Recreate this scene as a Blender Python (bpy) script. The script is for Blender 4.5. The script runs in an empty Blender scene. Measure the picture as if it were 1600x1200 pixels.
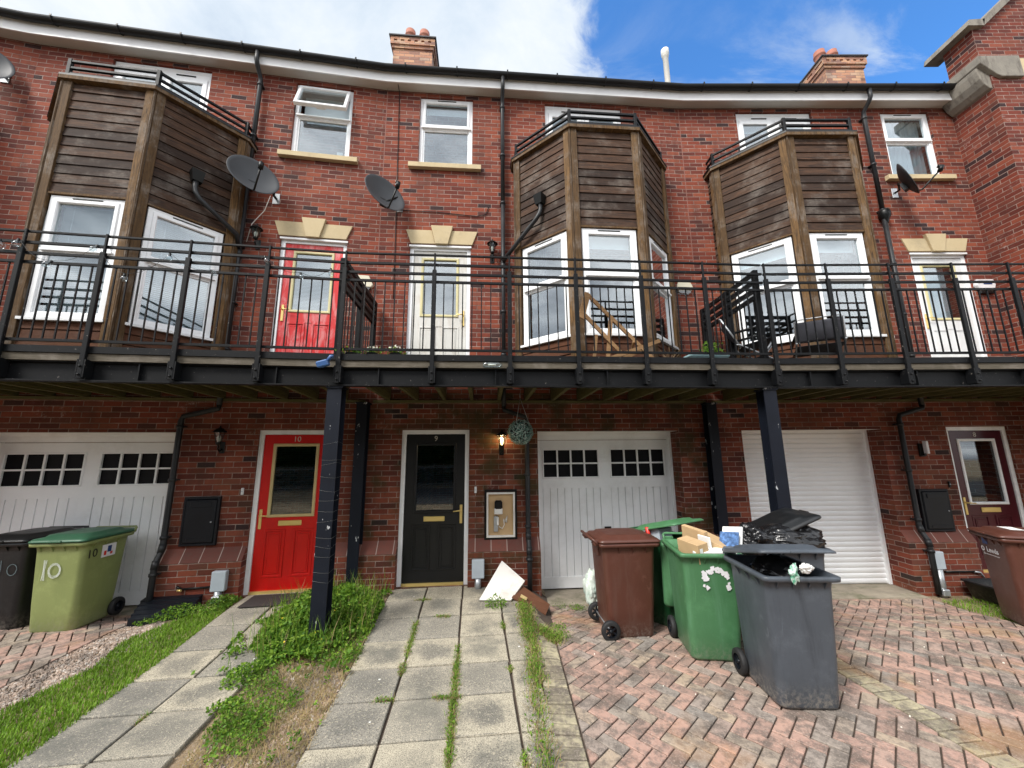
import bpy, bmesh, math, random
from mathutils import Matrix, Vector
from math import radians as R, sin, cos, pi
random.seed(7)
rnd = random.uniform
S = bpy.context.scene
C = S.collection

# ------------------------------------------------------------ camera, world, sun, exposure
F_PX, CAM_H = 600.0, 1.8
up = Vector(((770-800)/F_PX, (600+2700)/F_PX, -1.0)).normalized()      # world Z seen from the camera (from the verticals)
back = Vector((0, 0, 1.0))
fy = -(back - up*back.dot(up)).normalized()                            # world Y in camera axes
fx = fy.cross(up)
M3 = Matrix((fx, fy, up))
cam_d = bpy.data.cameras.new('camera'); cam = bpy.data.objects.new('camera', cam_d); C.objects.link(cam)
cam_d.sensor_width = 36; cam_d.lens = F_PX/1600*36; cam_d.clip_end = 2000; cam_d.clip_start = .05
cam.matrix_world = Matrix.Translation((0, 0, CAM_H)) @ M3.to_4x4()
S.camera = cam
S.render.resolution_x = 1024; S.render.resolution_y = 768
S.view_settings.view_transform = 'Standard'; S.view_settings.look = 'None'
S.view_settings.exposure = 1.36; S.view_settings.gamma = 1

SUN_AZ, SUN_EL = R(223), R(47)          # azimuth clockwise from +Y: behind the camera, to the left
W = bpy.data.worlds.new('World'); S.world = W; W.use_nodes = True

# ------------------------------------------------------------ node helper
class NT:
    def __init__(s, tree): s.t = tree; s.n = tree.nodes; s.l = tree.links
    def node(s, typ, ins=None, **kw):
        n = s.n.new(typ)
        for k, v in kw.items(): setattr(n, k, v)
        for k, v in (ins or {}).items(): s.put(n.inputs[k], v)
        return n
    def put(s, sock, v):
        if isinstance(v, bpy.types.NodeSocket): s.l.new(v, sock)
        elif isinstance(v, bpy.types.Node): s.l.new(v.outputs[0], sock)
        else:
            if sock.type == 'RGBA' and len(v) == 3: v = (*v, 1)
            sock.default_value = v
    def m(s, op, a, b=0.0, c=0.0, clamp=False):
        return s.node('ShaderNodeMath', {0: a, 1: b, 2: c}, operation=op, use_clamp=clamp).outputs[0]
    def vm(s, op, a, b=(0, 0, 0)):
        n = s.node('ShaderNodeVectorMath', {0: a, 1: b}, operation=op)
        return n.outputs['Value'] if op in ('DOT_PRODUCT', 'LENGTH') else n.outputs[0]
    def mix(s, f, a, b, blend='MIX'):
        n = s.node('ShaderNodeMix', data_type='RGBA', blend_type=blend)
        s.put(n.inputs[0], f); s.put(n.inputs[6], a); s.put(n.inputs[7], b)
        return n.outputs[2]
    def noise(s, vec, scale, detail=3, rough=.5, dist=0.0, col=False):
        n = s.node('ShaderNodeTexNoise', {'Vector': vec, 'Scale': scale, 'Detail': detail, 'Roughness': rough, 'Distortion': dist})
        return n.outputs['Color' if col else 'Fac']
    def ramp(s, fac, *st, interp='LINEAR'):
        n = s.node('ShaderNodeValToRGB', {0: fac}); e = n.color_ramp; e.interpolation = interp
        while len(e.elements) < len(st): e.elements.new(.5)
        for el, (p, c) in zip(e.elements, st):
            el.position = p; el.color = (*c, 1) if hasattr(c, '__len__') else (c, c, c, 1)
        return n.outputs[0]
    def ss(s, x, a, b):
        n = s.node('ShaderNodeMapRange', {0: x, 1: a, 2: b, 3: 0.0, 4: 1.0}, interpolation_type='SMOOTHSTEP')
        return n.outputs[0]
    def uv(s): return s.node('ShaderNodeUVMap').outputs[0]
    def obj(s): return s.node('ShaderNodeTexCoord').outputs['Object']
    def pos(s): return s.node('ShaderNodeNewGeometry').outputs['Position']
    def isl(s): return s.node('ShaderNodeNewGeometry').outputs['Random Per Island']
    def sep(s, v): return s.node('ShaderNodeSeparateXYZ', {0: v}).outputs
    def comb(s, x, y, z=0.0): return s.node('ShaderNodeCombineXYZ', {0: x, 1: y, 2: z}).outputs[0]
    def white(s, v): return s.node('ShaderNodeTexWhiteNoise', {'Vector': v}, noise_dimensions='3D').outputs['Value']
    def bump(s, h, strength=.4, dist=.01): return s.node('ShaderNodeBump', {'Height': h, 'Strength': strength, 'Distance': dist}).outputs[0]

def world():
    t = NT(W.node_tree); t.n.clear()
    sky = t.node('ShaderNodeTexSky', sky_type='NISHITA', sun_disc=False)
    sky.sun_elevation = SUN_EL; sky.sun_rotation = SUN_AZ; sky.ozone_density = 2.5; sky.air_density = 1.0; sky.dust_density = .3
    d = t.vm('NORMALIZE', t.node('ShaderNodeTexCoord').outputs['Generated'])
    x, y, z = t.sep(d)[0:3]
    zz = t.m('MAXIMUM', t.m('ADD', z, .12), .05)
    p = t.comb(t.m('DIVIDE', x, zz), t.m('DIVIDE', y, zz), 0.0)
    big = t.noise(p, 1.1, 7, .58, .6)
    wisp = t.noise(t.node('ShaderNodeMapping', {0: p, 2: (0, 0, R(35)), 3: (1.0, 2.6, 1)}).outputs[0], 1.7, 8, .62, .8)
    # the gap of blue: ahead and to the right; solid cloud to the left and behind
    ratio = t.m('DIVIDE', x, t.m('MAXIMUM', y, .02))
    edge = t.m('ADD', ratio, t.m('ADD', t.m('MULTIPLY', t.m('SUBTRACT', big, .5), .50), t.m('MULTIPLY', t.m('SUBTRACT', t.noise(p, 5.0, 8, .66, .6), .5), .40)))
    blue = t.m('MULTIPLY', t.ss(edge, .16, .30), t.ss(y, .1, .35))
    wis = t.m('MULTIPLY', t.ss(wisp, .47, .70), t.m('MULTIPLY', t.ss(z, .84, .55), .85))
    cover = t.m('MAXIMUM', t.m('SUBTRACT', 1.0, blue), wis, clamp=True)
    shade = t.noise(p, 1.8, 7, .6, .5)
    shade2 = t.noise(t.vm('ADD', p, (4, 7, 0)), 1.0, 6, .6, .5)
    back_ = t.ss(y, .05, -.25)
    cl_front = t.ramp(shade, (.30, (.37, .45, .57)), (.46, (.53, .60, .68)), (.62, (.69, .72, .75)))
    cl_back = t.ramp(shade2, (.34, (.45, .50, .58)), (.47, (1.0, 1.05, 1.13)), (.60, (1.9, 1.92, 1.95)))
    cl_back = t.mix(1.0, cl_back, t.ramp(t.m('ADD', z, 0.0), (0, .85), (.35, .92), (.8, 1.0)), 'MULTIPLY')
    cloud = t.mix(back_, cl_front, cl_back)
    b1 = t.node('ShaderNodeBackground', {0: t.mix(1.0, sky, (.42, .78, 1.08), 'MULTIPLY'), 1: .118})
    b2 = t.node('ShaderNodeBackground', {0: cloud, 1: .56})
    mx = t.node('ShaderNodeMixShader', {0: cover, 1: b1, 2: b2})
    t.node('ShaderNodeOutputWorld', {0: mx})
world()
sd = bpy.data.lights.new('sun', 'SUN'); sd.energy = 1.75; sd.angle = R(18); sd.color = (1, .96, .9)
sun = bpy.data.objects.new('sun', sd); C.objects.link(sun)
sv = Vector((sin(SUN_AZ)*cos(SUN_EL), cos(SUN_AZ)*cos(SUN_EL), sin(SUN_EL)))
sun.rotation_euler = sv.to_track_quat('Z', 'Y').to_euler()
sun.location = (0, -5, 12)

# ------------------------------------------------------------ materials
MT = {}
def mat(name, fn):
    m = bpy.data.materials.new(name); m.use_nodes = True
    t = NT(m.node_tree); t.n.clear()
    out = t.node('ShaderNodeOutputMaterial')
    s = fn(t); t.put(out.inputs[0], s.outputs[0] if isinstance(s, bpy.types.Node) else s)
    MT[name] = m
    return m
def P(t, col, rough=.6, metal=0.0, normal=None, spec=.5, **kw):
    d = {'Base Color': col, 'Roughness': rough, 'Metallic': metal, 'Specular IOR Level': spec}
    if normal is not None: d['Normal'] = normal
    d.update(kw)
    return t.node('ShaderNodeBsdfPrincipled', d)
def plain(name, col, rough=.5, var=.12, scale=6, bump=.0, metal=0.0, spec=.5, fine=60, dirt=None, dirt_amt=.0):
    def f(t):
        o = t.obj(); n = t.noise(o, scale, 5, .6)
        c = t.mix(t.ramp(n, (.3, 0), (.7, 1)), tuple(v*(1-var) for v in col), tuple(min(1, v*(1+var)) for v in col))
        if dirt:
            c = t.mix(t.m('MULTIPLY', t.ss(t.noise(o, scale*.6, 7, .68), .5, .72), dirt_amt), c, dirt)
        nn = t.bump(t.noise(o, fine, 3), bump, .004) if bump else None
        return P(t, c, t.m('ADD', rough-.08, t.m('MULTIPLY', n, .16)), metal, nn, spec)
    return mat(name, f)

def brick_mat(name, tint=(1, 1, 1), dark=.10, stain=.35, green=0.0, orange=0.0):
    def f(t):
        uv = t.uv(); u, v = t.sep(uv)[0:2]
        wob = t.m('MULTIPLY', t.m('SUBTRACT', t.noise(uv, 30, 2), .5), .004)
        row = t.m('FLOOR', t.m('DIVIDE', v, .075))
        par = t.m('FLOORED_MODULO', row, 2.0)
        par3 = t.m('COMPARE', t.m('FLOORED_MODULO', row, 4.0), 1.0, .1)
        uu = t.m('ADD', t.m('DIVIDE', t.m('ADD', u, wob), .225), t.m('MULTIPLY', par, .5))
        # every fourth course is laid as headers
        uu = t.m('ADD', uu, t.m('MULTIPLY', t.m('MULTIPLY', par3, uu), .0))
        fu = t.m('FRACT', uu); fv = t.m('FRACT', t.m('DIVIDE', t.m('ADD', v, t.m('MULTIPLY', wob, .5)), .075))
        col = t.m('FLOOR', uu)
        du = t.m('MULTIPLY', t.m('MINIMUM', fu, t.m('SUBTRACT', 1.0, fu)), .225)
        dv = t.m('MULTIPLY', t.m('MINIMUM', fv, t.m('SUBTRACT', 1.0, fv)), .075)
        dist = t.m('MINIMUM', du, dv)
        msk = t.ss(t.m('ADD', dist, t.m('MULTIPLY', t.noise(uv, 120, 2), .003)), .0045, .0085)
        idv = t.comb(col, row, 3.0)
        r1 = t.white(idv); r2 = t.white(t.comb(row, col, 9.0))
        base = t.ramp(r1, (0, (.105, .026, .019)), (.25, (.170, .038, .023)), (.55, (.225, .051, .028)), (.85, (.27, .074, .040)), (1, (.175, .058, .042)))
        dk = t.ss(r2, 1-dark-.02, 1-dark+.02)
        # burnt bricks gather in drifts
        drift = t.ss(t.noise(t.comb(t.m('MULTIPLY', col, .3), t.m('MULTIPLY', row, .25), 0.0), 1.0, 2), .5, .62)
        dk = t.m('MULTIPLY', dk, t.m('ADD', .35, t.m('MULTIPLY', drift, .65)))
        base = t.mix(dk, base, (.034, .020, .021))
        mott = t.noise(uv, 55, 5, .7)
        base = t.mix(t.m('MULTIPLY', t.ss(mott, .5, .78), .40), base, (.30, .10, .065))
        base = t.mix(t.m('MULTIPLY', t.ss(t.noise(uv, 22, 4, .7), .5, .8), .5), base, (.09, .03, .028))
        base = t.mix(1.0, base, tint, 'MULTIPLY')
        mort = t.mix(t.ss(t.noise(uv, 6, 5, .7), .3, .7), (.17, .11, .09), (.36, .26, .22))
        c = t.mix(msk, mort, base)
        # weathering: broad darker drifts and streaks running down
        wth = t.noise(t.node('ShaderNodeMapping', {0: uv, 3: (1.6, .35, 1)}).outputs[0], 1.4, 5, .6)
        c = t.mix(t.m('MULTIPLY', t.ss(wth, .46, .68), .38), c, (.045, .022, .018))
        # lime bloom, patchy
        bl = t.m('MULTIPLY', t.ss(t.noise(uv, 1.3, 3, .6), .55, .75), t.ss(t.noise(uv, 14, 6, .75), .52, .7))
        c = t.mix(t.m('MULTIPLY', bl, stain), c, (.55, .48, .45))
        if green:
            g = t.m('MULTIPLY', t.ss(t.noise(uv, 2.0, 5, .6), .42, .66), green)
            c = t.mix(g, c, (.035, .035, .012))
        if orange:
            c = t.mix(t.m('MULTIPLY', t.ss(t.noise(uv, 1.2, 3, .6), .4, .6), orange), c, (.45, .2, .11))
        nn = t.bump(t.m('ADD', msk, t.m('MULTIPLY', mott, .35)), .7, .006)
        return P(t, c, .85, 0, nn, .25)
    return mat(name, f)
brick_mat('brick', dark=.24)
brick_mat('brick_lower', tint=(.86, .86, .86), dark=.16, stain=1.0, green=.25)
brick_mat('brick_mossy', tint=(.80, .82, .78), dark=.18, stain=1.0, green=.8)
brick_mat('brick_old', tint=(.86, .80, .82), dark=.22, stain=.8)
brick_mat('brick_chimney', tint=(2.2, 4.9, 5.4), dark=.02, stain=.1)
def f(t):
    uv = t.uv(); u, v = t.sep(uv)[0:2]
    fu = t.m('FRACT', t.m('DIVIDE', u, .225)); du = t.m('MINIMUM', fu, t.m('SUBTRACT', 1.0, fu))
    r = t.white(t.comb(t.m('FLOOR', t.m('DIVIDE', u, .225)), 1.0, 2.0))
    c = t.ramp(r, (0, (.11, .034, .025)), (1, (.175, .055, .038)))
    c = t.mix(t.m('MULTIPLY', t.ss(t.noise(uv, 12, 5, .7), .4, .7), .5), c, (.10, .055, .045))
    c = t.mix(t.ss(du, .015, .03), (.36, .28, .25), c)
    return P(t, c, .85)
mat('brick_plinth_slope', f)
plain('render_white', (.75, .75, .73), .7)
def f(t):
    o = t.obj(); n = t.noise(o, 5, 6, .7)
    c = t.mix(n, (.46, .36, .20), (.60, .49, .31))
    c = t.mix(t.m('MULTIPLY', t.ss(t.noise(o, 3, 6, .7), .5, .7), .4), c, (.30, .25, .17))
    return P(t, c, .85, 0, t.bump(t.noise(o, 80, 3), .3, .003))
mat('sandstone', f)
def f(t):
    o = t.obj()
    c = t.mix(t.noise(o, 6, 6, .7), (.12, .11, .095), (.32, .29, .24))
    c = t.mix(t.m('MULTIPLY', t.ss(t.noise(t.node('ShaderNodeMapping', {0: o, 3: (3, 3, .6)}).outputs[0], 3, 6, .7), .5, .65), .7), c, (.10, .085, .07))
    return P(t, c, .9, 0, t.bump(t.noise(o, 50, 4), .5, .006))
mat('weathered_stone', f)
plain('upvc_white', (.86, .87, .88), .28, .03, 3, dirt=(.45, .45, .42), dirt_amt=.18)
plain('fascia_white', (.76, .76, .76), .35, .05, 2, dirt=(.35, .34, .31), dirt_amt=.3)
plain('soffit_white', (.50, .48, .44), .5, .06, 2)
plain('garage_white', (.87, .88, .89), .42, .04, 2, dirt=(.42, .40, .36), dirt_amt=.25)
plain('shutter_white', (.88, .89, .90), .35, .03, 2)
plain('gutter_black', (.008, .008, .009), .42, .3, 3, spec=.3)
plain('pipe_grey', (.018, .019, .021), .45, .3, 4, dirt=(.07, .07, .065), dirt_amt=.3, spec=.35)
plain('dish_grey', (.050, .053, .058), .5, .1, 4, spec=.35)
plain('lamp_black', (.006, .007, .007), .4, .2, 6, spec=.3)
plain('meter_black', (.006, .008, .012), .4, .2, 4, dirt=(.03, .033, .036), dirt_amt=.3, spec=.3)
plain('brass', (.80, .60, .22), .38, .04, 3, metal=.55)
plain('cream_bead', (.62, .56, .30), .45, .06, 6)
plain('oak_bead', (.55, .42, .20), .4, .08, 8)
plain('rubber', (.012, .012, .013), .7, .2, 20, bump=.2)
plain('cardboard', (.50, .34, .18), .8, .08, 6)
plain('paper_white', (.78, .78, .76), .7, .04, 6)
plain('magazine_blue', (.08, .16, .34), .35, .7, 30)
plain('bright_red', (.65, .03, .02), .4, .1, 6)
plain('panel_white', (.72, .70, .66), .5, .05, 5, dirt=(.35, .30, .24), dirt_amt=.5)
plain('socket_grey', (.42, .47, .52), .4, .08, 6)
plain('galvanised', (.42, .44, .46), .4, .15, 12, metal=.6)
plain('timber_raw', (.36, .22, .11), .7, .2, 8)
plain('planter_blue', (.30, .46, .50), .5, .1, 8, dirt=(.4, .4, .36), dirt_amt=.4)
plain('bottle_blue', (.05, .12, .30), .35, .1, 4)
plain('stone_white', (.62, .61, .60), .8, .15, 12)
plain('pane_black', (.006, .006, .008), .55, .2, 8, spec=.15)
plain('interior_wall', (.30, .29, .27), .9, .05)
plain('interior_dark', (.05, .05, .055), .9, .05)
plain('roof_slate', (.045, .045, .05), .7, .3, 2)
plain('terracotta', (.34, .13, .085), .75, .15, 8)
plain('flue_white', (.72, .70, .64), .4, .05, 6)
plain('blind_white', (.80, .84, .86), .5, .03, 4)
plain('soil', (.16, .115, .075), .95, .3, 8, bump=.6)
plain('mat_dark', (.035, .028, .026), .95, .3, 60, bump=.6)
plain('asphalt', (.05, .05, .052), .9, .2, 8, bump=.5)
plain('bark', (.09, .065, .045), .9, .3, 14, bump=.6)
plain('concrete', (.30, .26, .20), .9, .2, 6, bump=.4, dirt=(.10, .11, .05), dirt_amt=.7)
plain('flower_white', (.75, .72, .62), .7, .1, 20)
plain('graffiti_white', (.62, .66, .62), .8, .15, 40)
plain('sealant', (.24, .11, .085), .8)
plain('cord', (.20, .20, .19), .8)
plain('flower_yellow', (.75, .55, .03), .7)
plain('graffiti_faint', (.10, .14, .15), .8, .25, 40)
plain('text_black', (.012, .012, .012), .5)
plain('text_steel', (.55, .52, .46), .4)
plain('logo_blue', (.015, .05, .18), .5, .3, 40)
plain('sticker_white', (.72, .72, .74), .5)
plain('alarm_cream', (.66, .62, .48), .5, .05, 6)
plain('deco_wire', (.012, .012, .012), .5)

def f(t):                                            # weathered black steel
    o = t.obj(); n = t.noise(o, 9, 7, .7)
    c = t.mix(t.m('MULTIPLY', t.ss(n, .55, .72), .55), (.0035, .004, .005), (.016, .016, .017))
    c = t.mix(t.m('MULTIPLY', t.ss(t.noise(o, 26, 6, .75), .63, .70), .8), c, (.34, .31, .28))
    return P(t, c, t.m('ADD', .42, t.m('MULTIPLY', n, .25)), 0, t.bump(n, .15, .003), .22)
mat('steel_black', f)
def f(t):                                            # support columns: navy black paint, scratches, chips
    o = t.obj()
    z = t.sep(o)[2]
    n = t.noise(o, 5, 6, .65)
    c = t.mix(n, (.004, .005, .009), (.010, .013, .022))
    c = t.mix(t.m('MULTIPLY', t.ss(t.noise(t.node('ShaderNodeMapping', {0: o, 3: (14, 14, 6)}).outputs[0], 1, 3, .6), .66, .69), .85), c, (.52, .53, .54))
    return P(t, c, .5, 0, t.bump(n, .12, .003), .22)
mat('post_paint', f)
def cladding(name, dark, light, vert=False, grey=.35):
    def f(t):
        uv = t.uv(); r = t.isl()
        off = t.comb(t.m('MULTIPLY', r, 37.0), t.m('MULTIPLY', r, 91.0), 0.0)
        sc = (14, 1.1, 1) if vert else (1.1, 14, 1)
        p = t.node('ShaderNodeMapping', {0: t.vm('ADD', uv, off), 3: sc}).outputs[0]
        g = t.noise(p, 2.6, 8, .68, 1.3)
        g2 = t.noise(p, 9, 5, .7, .4)
        c = t.mix(t.ramp(g, (.32, 0), (.68, 1)), dark, light)
        c = t.mix(t.m('MULTIPLY', t.ss(r, .3, 1.0), .7), c, tuple(v*1.2 for v in dark))
        c = t.mix(t.m('MULTIPLY', t.ss(g2, .56, .7), .5), c, (.014, .009, .007))
        w = t.m('MULTIPLY', t.ss(t.noise(uv, 2.4, 6, .7), .47, .66), grey)
        c = t.mix(t.m('MULTIPLY', w, t.ss(g2, .3, .62)), c, (.25, .22, .19))
        return P(t, c, .78, 0, t.bump(t.m('ADD', g, g2), .55, .004), .3)
    return mat(name, f)
cladding('clad', (.010, .0055, .004), (.10, .048, .024), grey=.45)
cladding('clad_red', (.060, .020, .008), (.17, .065, .026), grey=.12)
cladding('post_wood', (.036, .019, .007), (.20, .110, .040), True, .60)
cladding('deck_wood', (.060, .050, .035), (.15, .13, .10), False, .5)
cladding('joist_wood', (.045, .040, .014), (.15, .135, .048), False, .1)
cladding('frame_wood', (.26, .14, .06), (.46, .29, .15), False, .1)
cladding('veneer', (.11, .045, .024), (.17, .075, .04), False, 0)

def glass(name, tint=.02, boost=3.2, base=.04, rough=0.0):
    def f(t):
        g = t.node('ShaderNodeNewGeometry')
        cs = t.m('ABSOLUTE', t.vm('DOT_PRODUCT', g.outputs['Normal'], g.outputs['Incoming']))
        fres = t.m('ADD', .04, t.m('MULTIPLY', t.m('POWER', t.m('SUBTRACT', 1.0, cs), 5.0), .96))
        fac = t.m('ADD', t.m('MULTIPLY', fres, boost), base, clamp=True)
        tr = t.node('ShaderNodeBsdfTransparent', {0: (.80, .86, .88)})
        gl = t.node('ShaderNodeBsdfGlossy', {0: (.96, .98, 1), 1: rough})
        if name == 'glass':      # faint ripple of sealed units
            t.put(gl.inputs['Normal'], t.bump(t.noise(t.pos(), 1.6, 2), .035, .03))
        return t.node('ShaderNodeMixShader', {0: fac, 1: tr, 2: gl})
    return mat(name, f)
glass('glass'); glass('glass_dark', base=.02, boost=1.6, rough=.035); glass('glass_lamp', base=.05, boost=1.0, rough=.15)
def f(t):
    u = t.sep(t.uv())[0]
    w = t.noise(t.comb(t.m('MULTIPLY', u, 12.0), 0.0, 0.0), 1, 2)
    d = t.node('ShaderNodeBsdfDiffuse', {0: (.72, .76, .78)}); tl = t.node('ShaderNodeBsdfTranslucent', {0: (.6, .64, .66)})
    return t.node('ShaderNodeMixShader', {0: .35, 1: d, 2: tl})
mat('net_curtain', f)
plain('curtain_dark', (.035, .036, .045), .9)
def paint(name, col, rough=.3, patch=None, amt=0.0, bump=.1):
    def f(t):
        o = t.obj(); n = t.noise(o, 3, 5, .6)
        c = t.mix(n, tuple(v*.85 for v in col), tuple(min(1, v*1.1) for v in col))
        if patch:
            st = t.node('ShaderNodeMapping', {0: o, 3: (5, 5, 1.6)}).outputs[0]
            pz = t.m('MULTIPLY', t.ss(t.noise(st, 1.6, 8, .72, .6), .44, .62), amt)
            c = t.mix(pz, c, patch)
        return P(t, c, rough, 0, t.bump(t.noise(o, 40, 4, .7), bump, .003))
    return mat(name, f)
paint('door_red', (.58, .004, .003), .34, (.40, .004, .004), .35, .35)
paint('door_red_faded', (.62, .012, .014), .5, (.66, .22, .22), .85)
paint('door_black', (.005, .0055, .007), .35)
paint('door_white_worn', (.66, .65, .61), .5, (.48, .42, .35), .45)
paint('door_white', (.74, .75, .75), .35, (.55, .5, .46), .2)
paint('door_maroon', (.060, .006, .012), .3)
def binmat(name, col, streak, dusty=.25):
    def f(t):
        o = t.obj()
        c = t.mix(t.noise(o, 2.2, 5, .65), tuple(v*.8 for v in col), tuple(min(1, v*1.18) for v in col))
        st = t.node('ShaderNodeMapping', {0: o, 3: (9, 9, 1.0)}).outputs[0]
        c = t.mix(t.m('MULTIPLY', t.ss(t.noise(st, 1.2, 7, .7, .5), .48, .72), .55), c, streak)
        sc1 = t.noise(t.node('ShaderNodeMapping', {0: o, 2: (.4, .9, .3), 3: (60, 4, 2.5)}).outputs[0], 1.5, 4, .6)
        c = t.mix(t.m('MULTIPLY', t.m('MULTIPLY', t.ss(sc1, .64, .70), t.ss(t.noise(o, 3.5, 3), .45, .6)), .5), c, tuple(min(1, v*1.8+.03) for v in col))
        c = t.mix(t.m('MULTIPLY', t.ss(t.noise(o, 4.0, 7, .75), .5, .7), .35), c, tuple(v*1.5+.022 for v in col))
        z = t.sep(o)[2]
        c = t.mix(t.m('MULTIPLY', t.m('MULTIPLY', t.ss(z, .22, .0), t.ss(t.noise(o, 30, 5, .75), .4, .7)), dusty*1.8), c, (.33, .30, .26))
        return P(t, c, t.m('ADD', .34, t.m('MULTIPLY', t.noise(o, 12, 4), .22)), 0, t.bump(t.noise(o, 160, 2), .12, .002), .5)
    return mat(name, f)
binmat('bin_green', (.060, .175, .075), (.10, .23, .13)); binmat('bin_dark_green', (.014, .085, .030), (.03, .085, .04))
binmat('bin_olive', (.225, .265, .095), (.185, .225, .08), .25); binmat('bin_lid_green', (.035, .12, .065), (.06, .13, .08))
binmat('bin_brown', (.082, .027, .017), (.10, .05, .038)); binmat('bin_grey', (.066, .078, .094), (.030, .036, .044), .5)
binmat('bin_black', (.006, .007, .008), (.015, .015, .017))
def f(t):
    o = t.obj(); n = t.noise(o, 11, 6, .65, 1.5)
    return P(t, (.010, .010, .011), .22, 0, t.bump(t.noise(o, 9, 3, .5, 1.5), .5, .02))
mat('bin_bag', f)
def f(t):
    o = t.obj()
    return P(t, t.mix(t.ss(t.noise(o, 30, 3), .4, .6), (.5, .62, .56), (.10, .36, .22)), .35)
mat('carrier_green', f)
def f(t):
    o = t.obj()
    c = t.mix(t.ss(t.noise(o, 8, 4), .4, .6), (.62, .68, .62), (.42, .52, .46))
    return P(t, c, .4)
mat('carrier_pale', f)
def leaf(name, a, b, c3, tr=.35):
    def f(t):
        c = t.ramp(t.isl(), (0, a), (.5, b), (1, c3))
        c = t.mix(t.m('MULTIPLY', t.ss(t.noise(t.pos(), 3, 3), .4, .7), .4), c, tuple(v*.6 for v in a))
        d = P(t, c, .55, spec=.3); tl = t.node('ShaderNodeBsdfTranslucent', {0: c})
        return t.node('ShaderNodeMixShader', {0: tr, 1: d, 2: tl})
    return mat(name, f)
leaf('weed_leaf', (.060, .15, .016), (.14, .28, .026), (.28, .42, .05))
leaf('grass_blade', (.10, .20, .014), (.19, .36, .026), (.30, .44, .06))
leaf('dry_grass', (.32, .24, .10), (.52, .38, .20), (.22, .24, .08))
leaf('tree_leaf', (.012, .035, .008), (.03, .07, .014), (.05, .10, .02))
leaf('topiary_leaf', (.12, .26, .22), (.32, .52, .46), (.88, .92, .84))
leaf('dead_twig', (.20, .12, .06), (.28, .19, .11), (.34, .24, .15))
def slab(t):
    uv = t.uv(); r = t.isl(); o = t.pos()
    u, v = t.sep(uv)[0:2]
    ag = t.noise(o, 160, 2, .6); ag2 = t.noise(o, 70, 3, .7)
    c = t.mix(t.ss(r, .35, 1.0), (.48, .43, .33), (.29, .27, .23))
    mid = t.m('MULTIPLY', t.ss(t.m('ADD', t.vm('LENGTH', t.vm('SUBTRACT', uv, (.5, .5, 0))), t.m('MULTIPLY', t.m('SUBTRACT', t.noise(o, 4.5, 7, .75), .5), 1.1)), .55, .15), t.m('ADD', .15, t.m('MULTIPLY', t.white(t.comb(r, r, 1.0)), .75)))
    c = t.mix(mid, c, (.125, .124, .115))
    c = t.mix(t.m('MULTIPLY', t.ss(ag, .50, .60), .8), c, (.085, .078, .066))
    c = t.mix(t.m('MULTIPLY', t.ss(ag2, .54, .66), .55), c, (.60, .53, .40))
    c = t.mix(t.m('MULTIPLY', t.ss(t.noise(o, 1.6, 7, .75), .47, .66), .6), c, (.12, .12, .105))
    sp = t.ss(t.node('ShaderNodeTexVoronoi', {'Vector': o, 'Scale': 4.2}).outputs['Distance'], .050, .035)
    c = t.mix(t.m('MULTIPLY', sp, .9), c, (.72, .71, .68))
    return P(t, c, .92, 0, t.bump(t.m('ADD', ag, ag2), .6, .004), .2)
mat('path_slab', slab)
def paver(name, cols):
    def f(t):
        r = t.isl(); o = t.pos()
        c = t.ramp(r, *cols)
        n = t.noise(o, 14, 6, .7); n2 = t.noise(o, 3, 5, .7)
        c = t.mix(t.m('MULTIPLY', t.ss(n, .42, .62), .7), c, (.125, .108, .095))
        c = t.mix(t.m('MULTIPLY', t.ss(n2, .47, .62), .65), c, (.105, .088, .075))
        c = t.mix(t.m('MULTIPLY', t.ss(t.noise(o, 1.1, 4, .6), .54, .68), .4), c, (.40, .21, .09))
        c = t.mix(t.m('MULTIPLY', t.ss(t.noise(o, 80, 3, .7), .54, .66), .5), c, (.46, .37, .31))
        sp = t.ss(t.node('ShaderNodeTexVoronoi', {'Vector': o, 'Scale': 2.4}).outputs['Distance'], .035, .022)
        c = t.mix(t.m('MULTIPLY', sp, .8), c, (.68, .66, .62))
        return P(t, c, .9, 0, t.bump(t.m('ADD', n, t.noise(o, 90, 3)), .5, .004), .2)
    return mat(name, f)
paver('paver_pink', [(0, (.31, .215, .175)), (.25, (.41, .26, .21)), (.5, (.45, .285, .225)), (.68, (.31, .265, .23)), (.85, (.41, .32, .235)), (1, (.26, .235, .21))])
paver('paver_edge', [(0, (.34, .30, .195)), (.5, (.44, .39, .26)), (1, (.28, .25, .175))])
paver('gravel_stone', [(0, (.40, .29, .22)), (.4, (.56, .45, .37)), (.7, (.36, .27, .21)), (1, (.70, .66, .60))])
def f(t):
    o = t.pos()
    c = t.mix(t.noise(o, 5, 5, .7), (.045, .032, .024), (.11, .08, .06))
    return P(t, c, .95, 0, t.bump(t.noise(o, 60, 4), .5, .01))
mat('bedding_sand', f)
def f(t):
    o = t.pos()
    c = t.mix(t.ss(t.noise(o, 3, 5, .7), .4, .62), (.44, .31, .19), (.27, .20, .12))
    c = t.mix(t.m('MULTIPLY', t.ss(t.noise(o, 50, 5, .75), .5, .6), .7), c, (.46, .38, .29))
    c = t.mix(t.m('MULTIPLY', t.ss(t.noise(o, 2.2, 4, .6), .5, .62), .5), c, (.06, .08, .02))
    return P(t, c, .95, 0, t.bump(t.noise(o, 70, 5, .8), 1, .02))
mat('dry_soil', f)
def f(t):
    e = t.node('ShaderNodeEmission', {0: (1, .72, .28), 1: 5.0}); return e
mat('lamp_glow', f)

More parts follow.
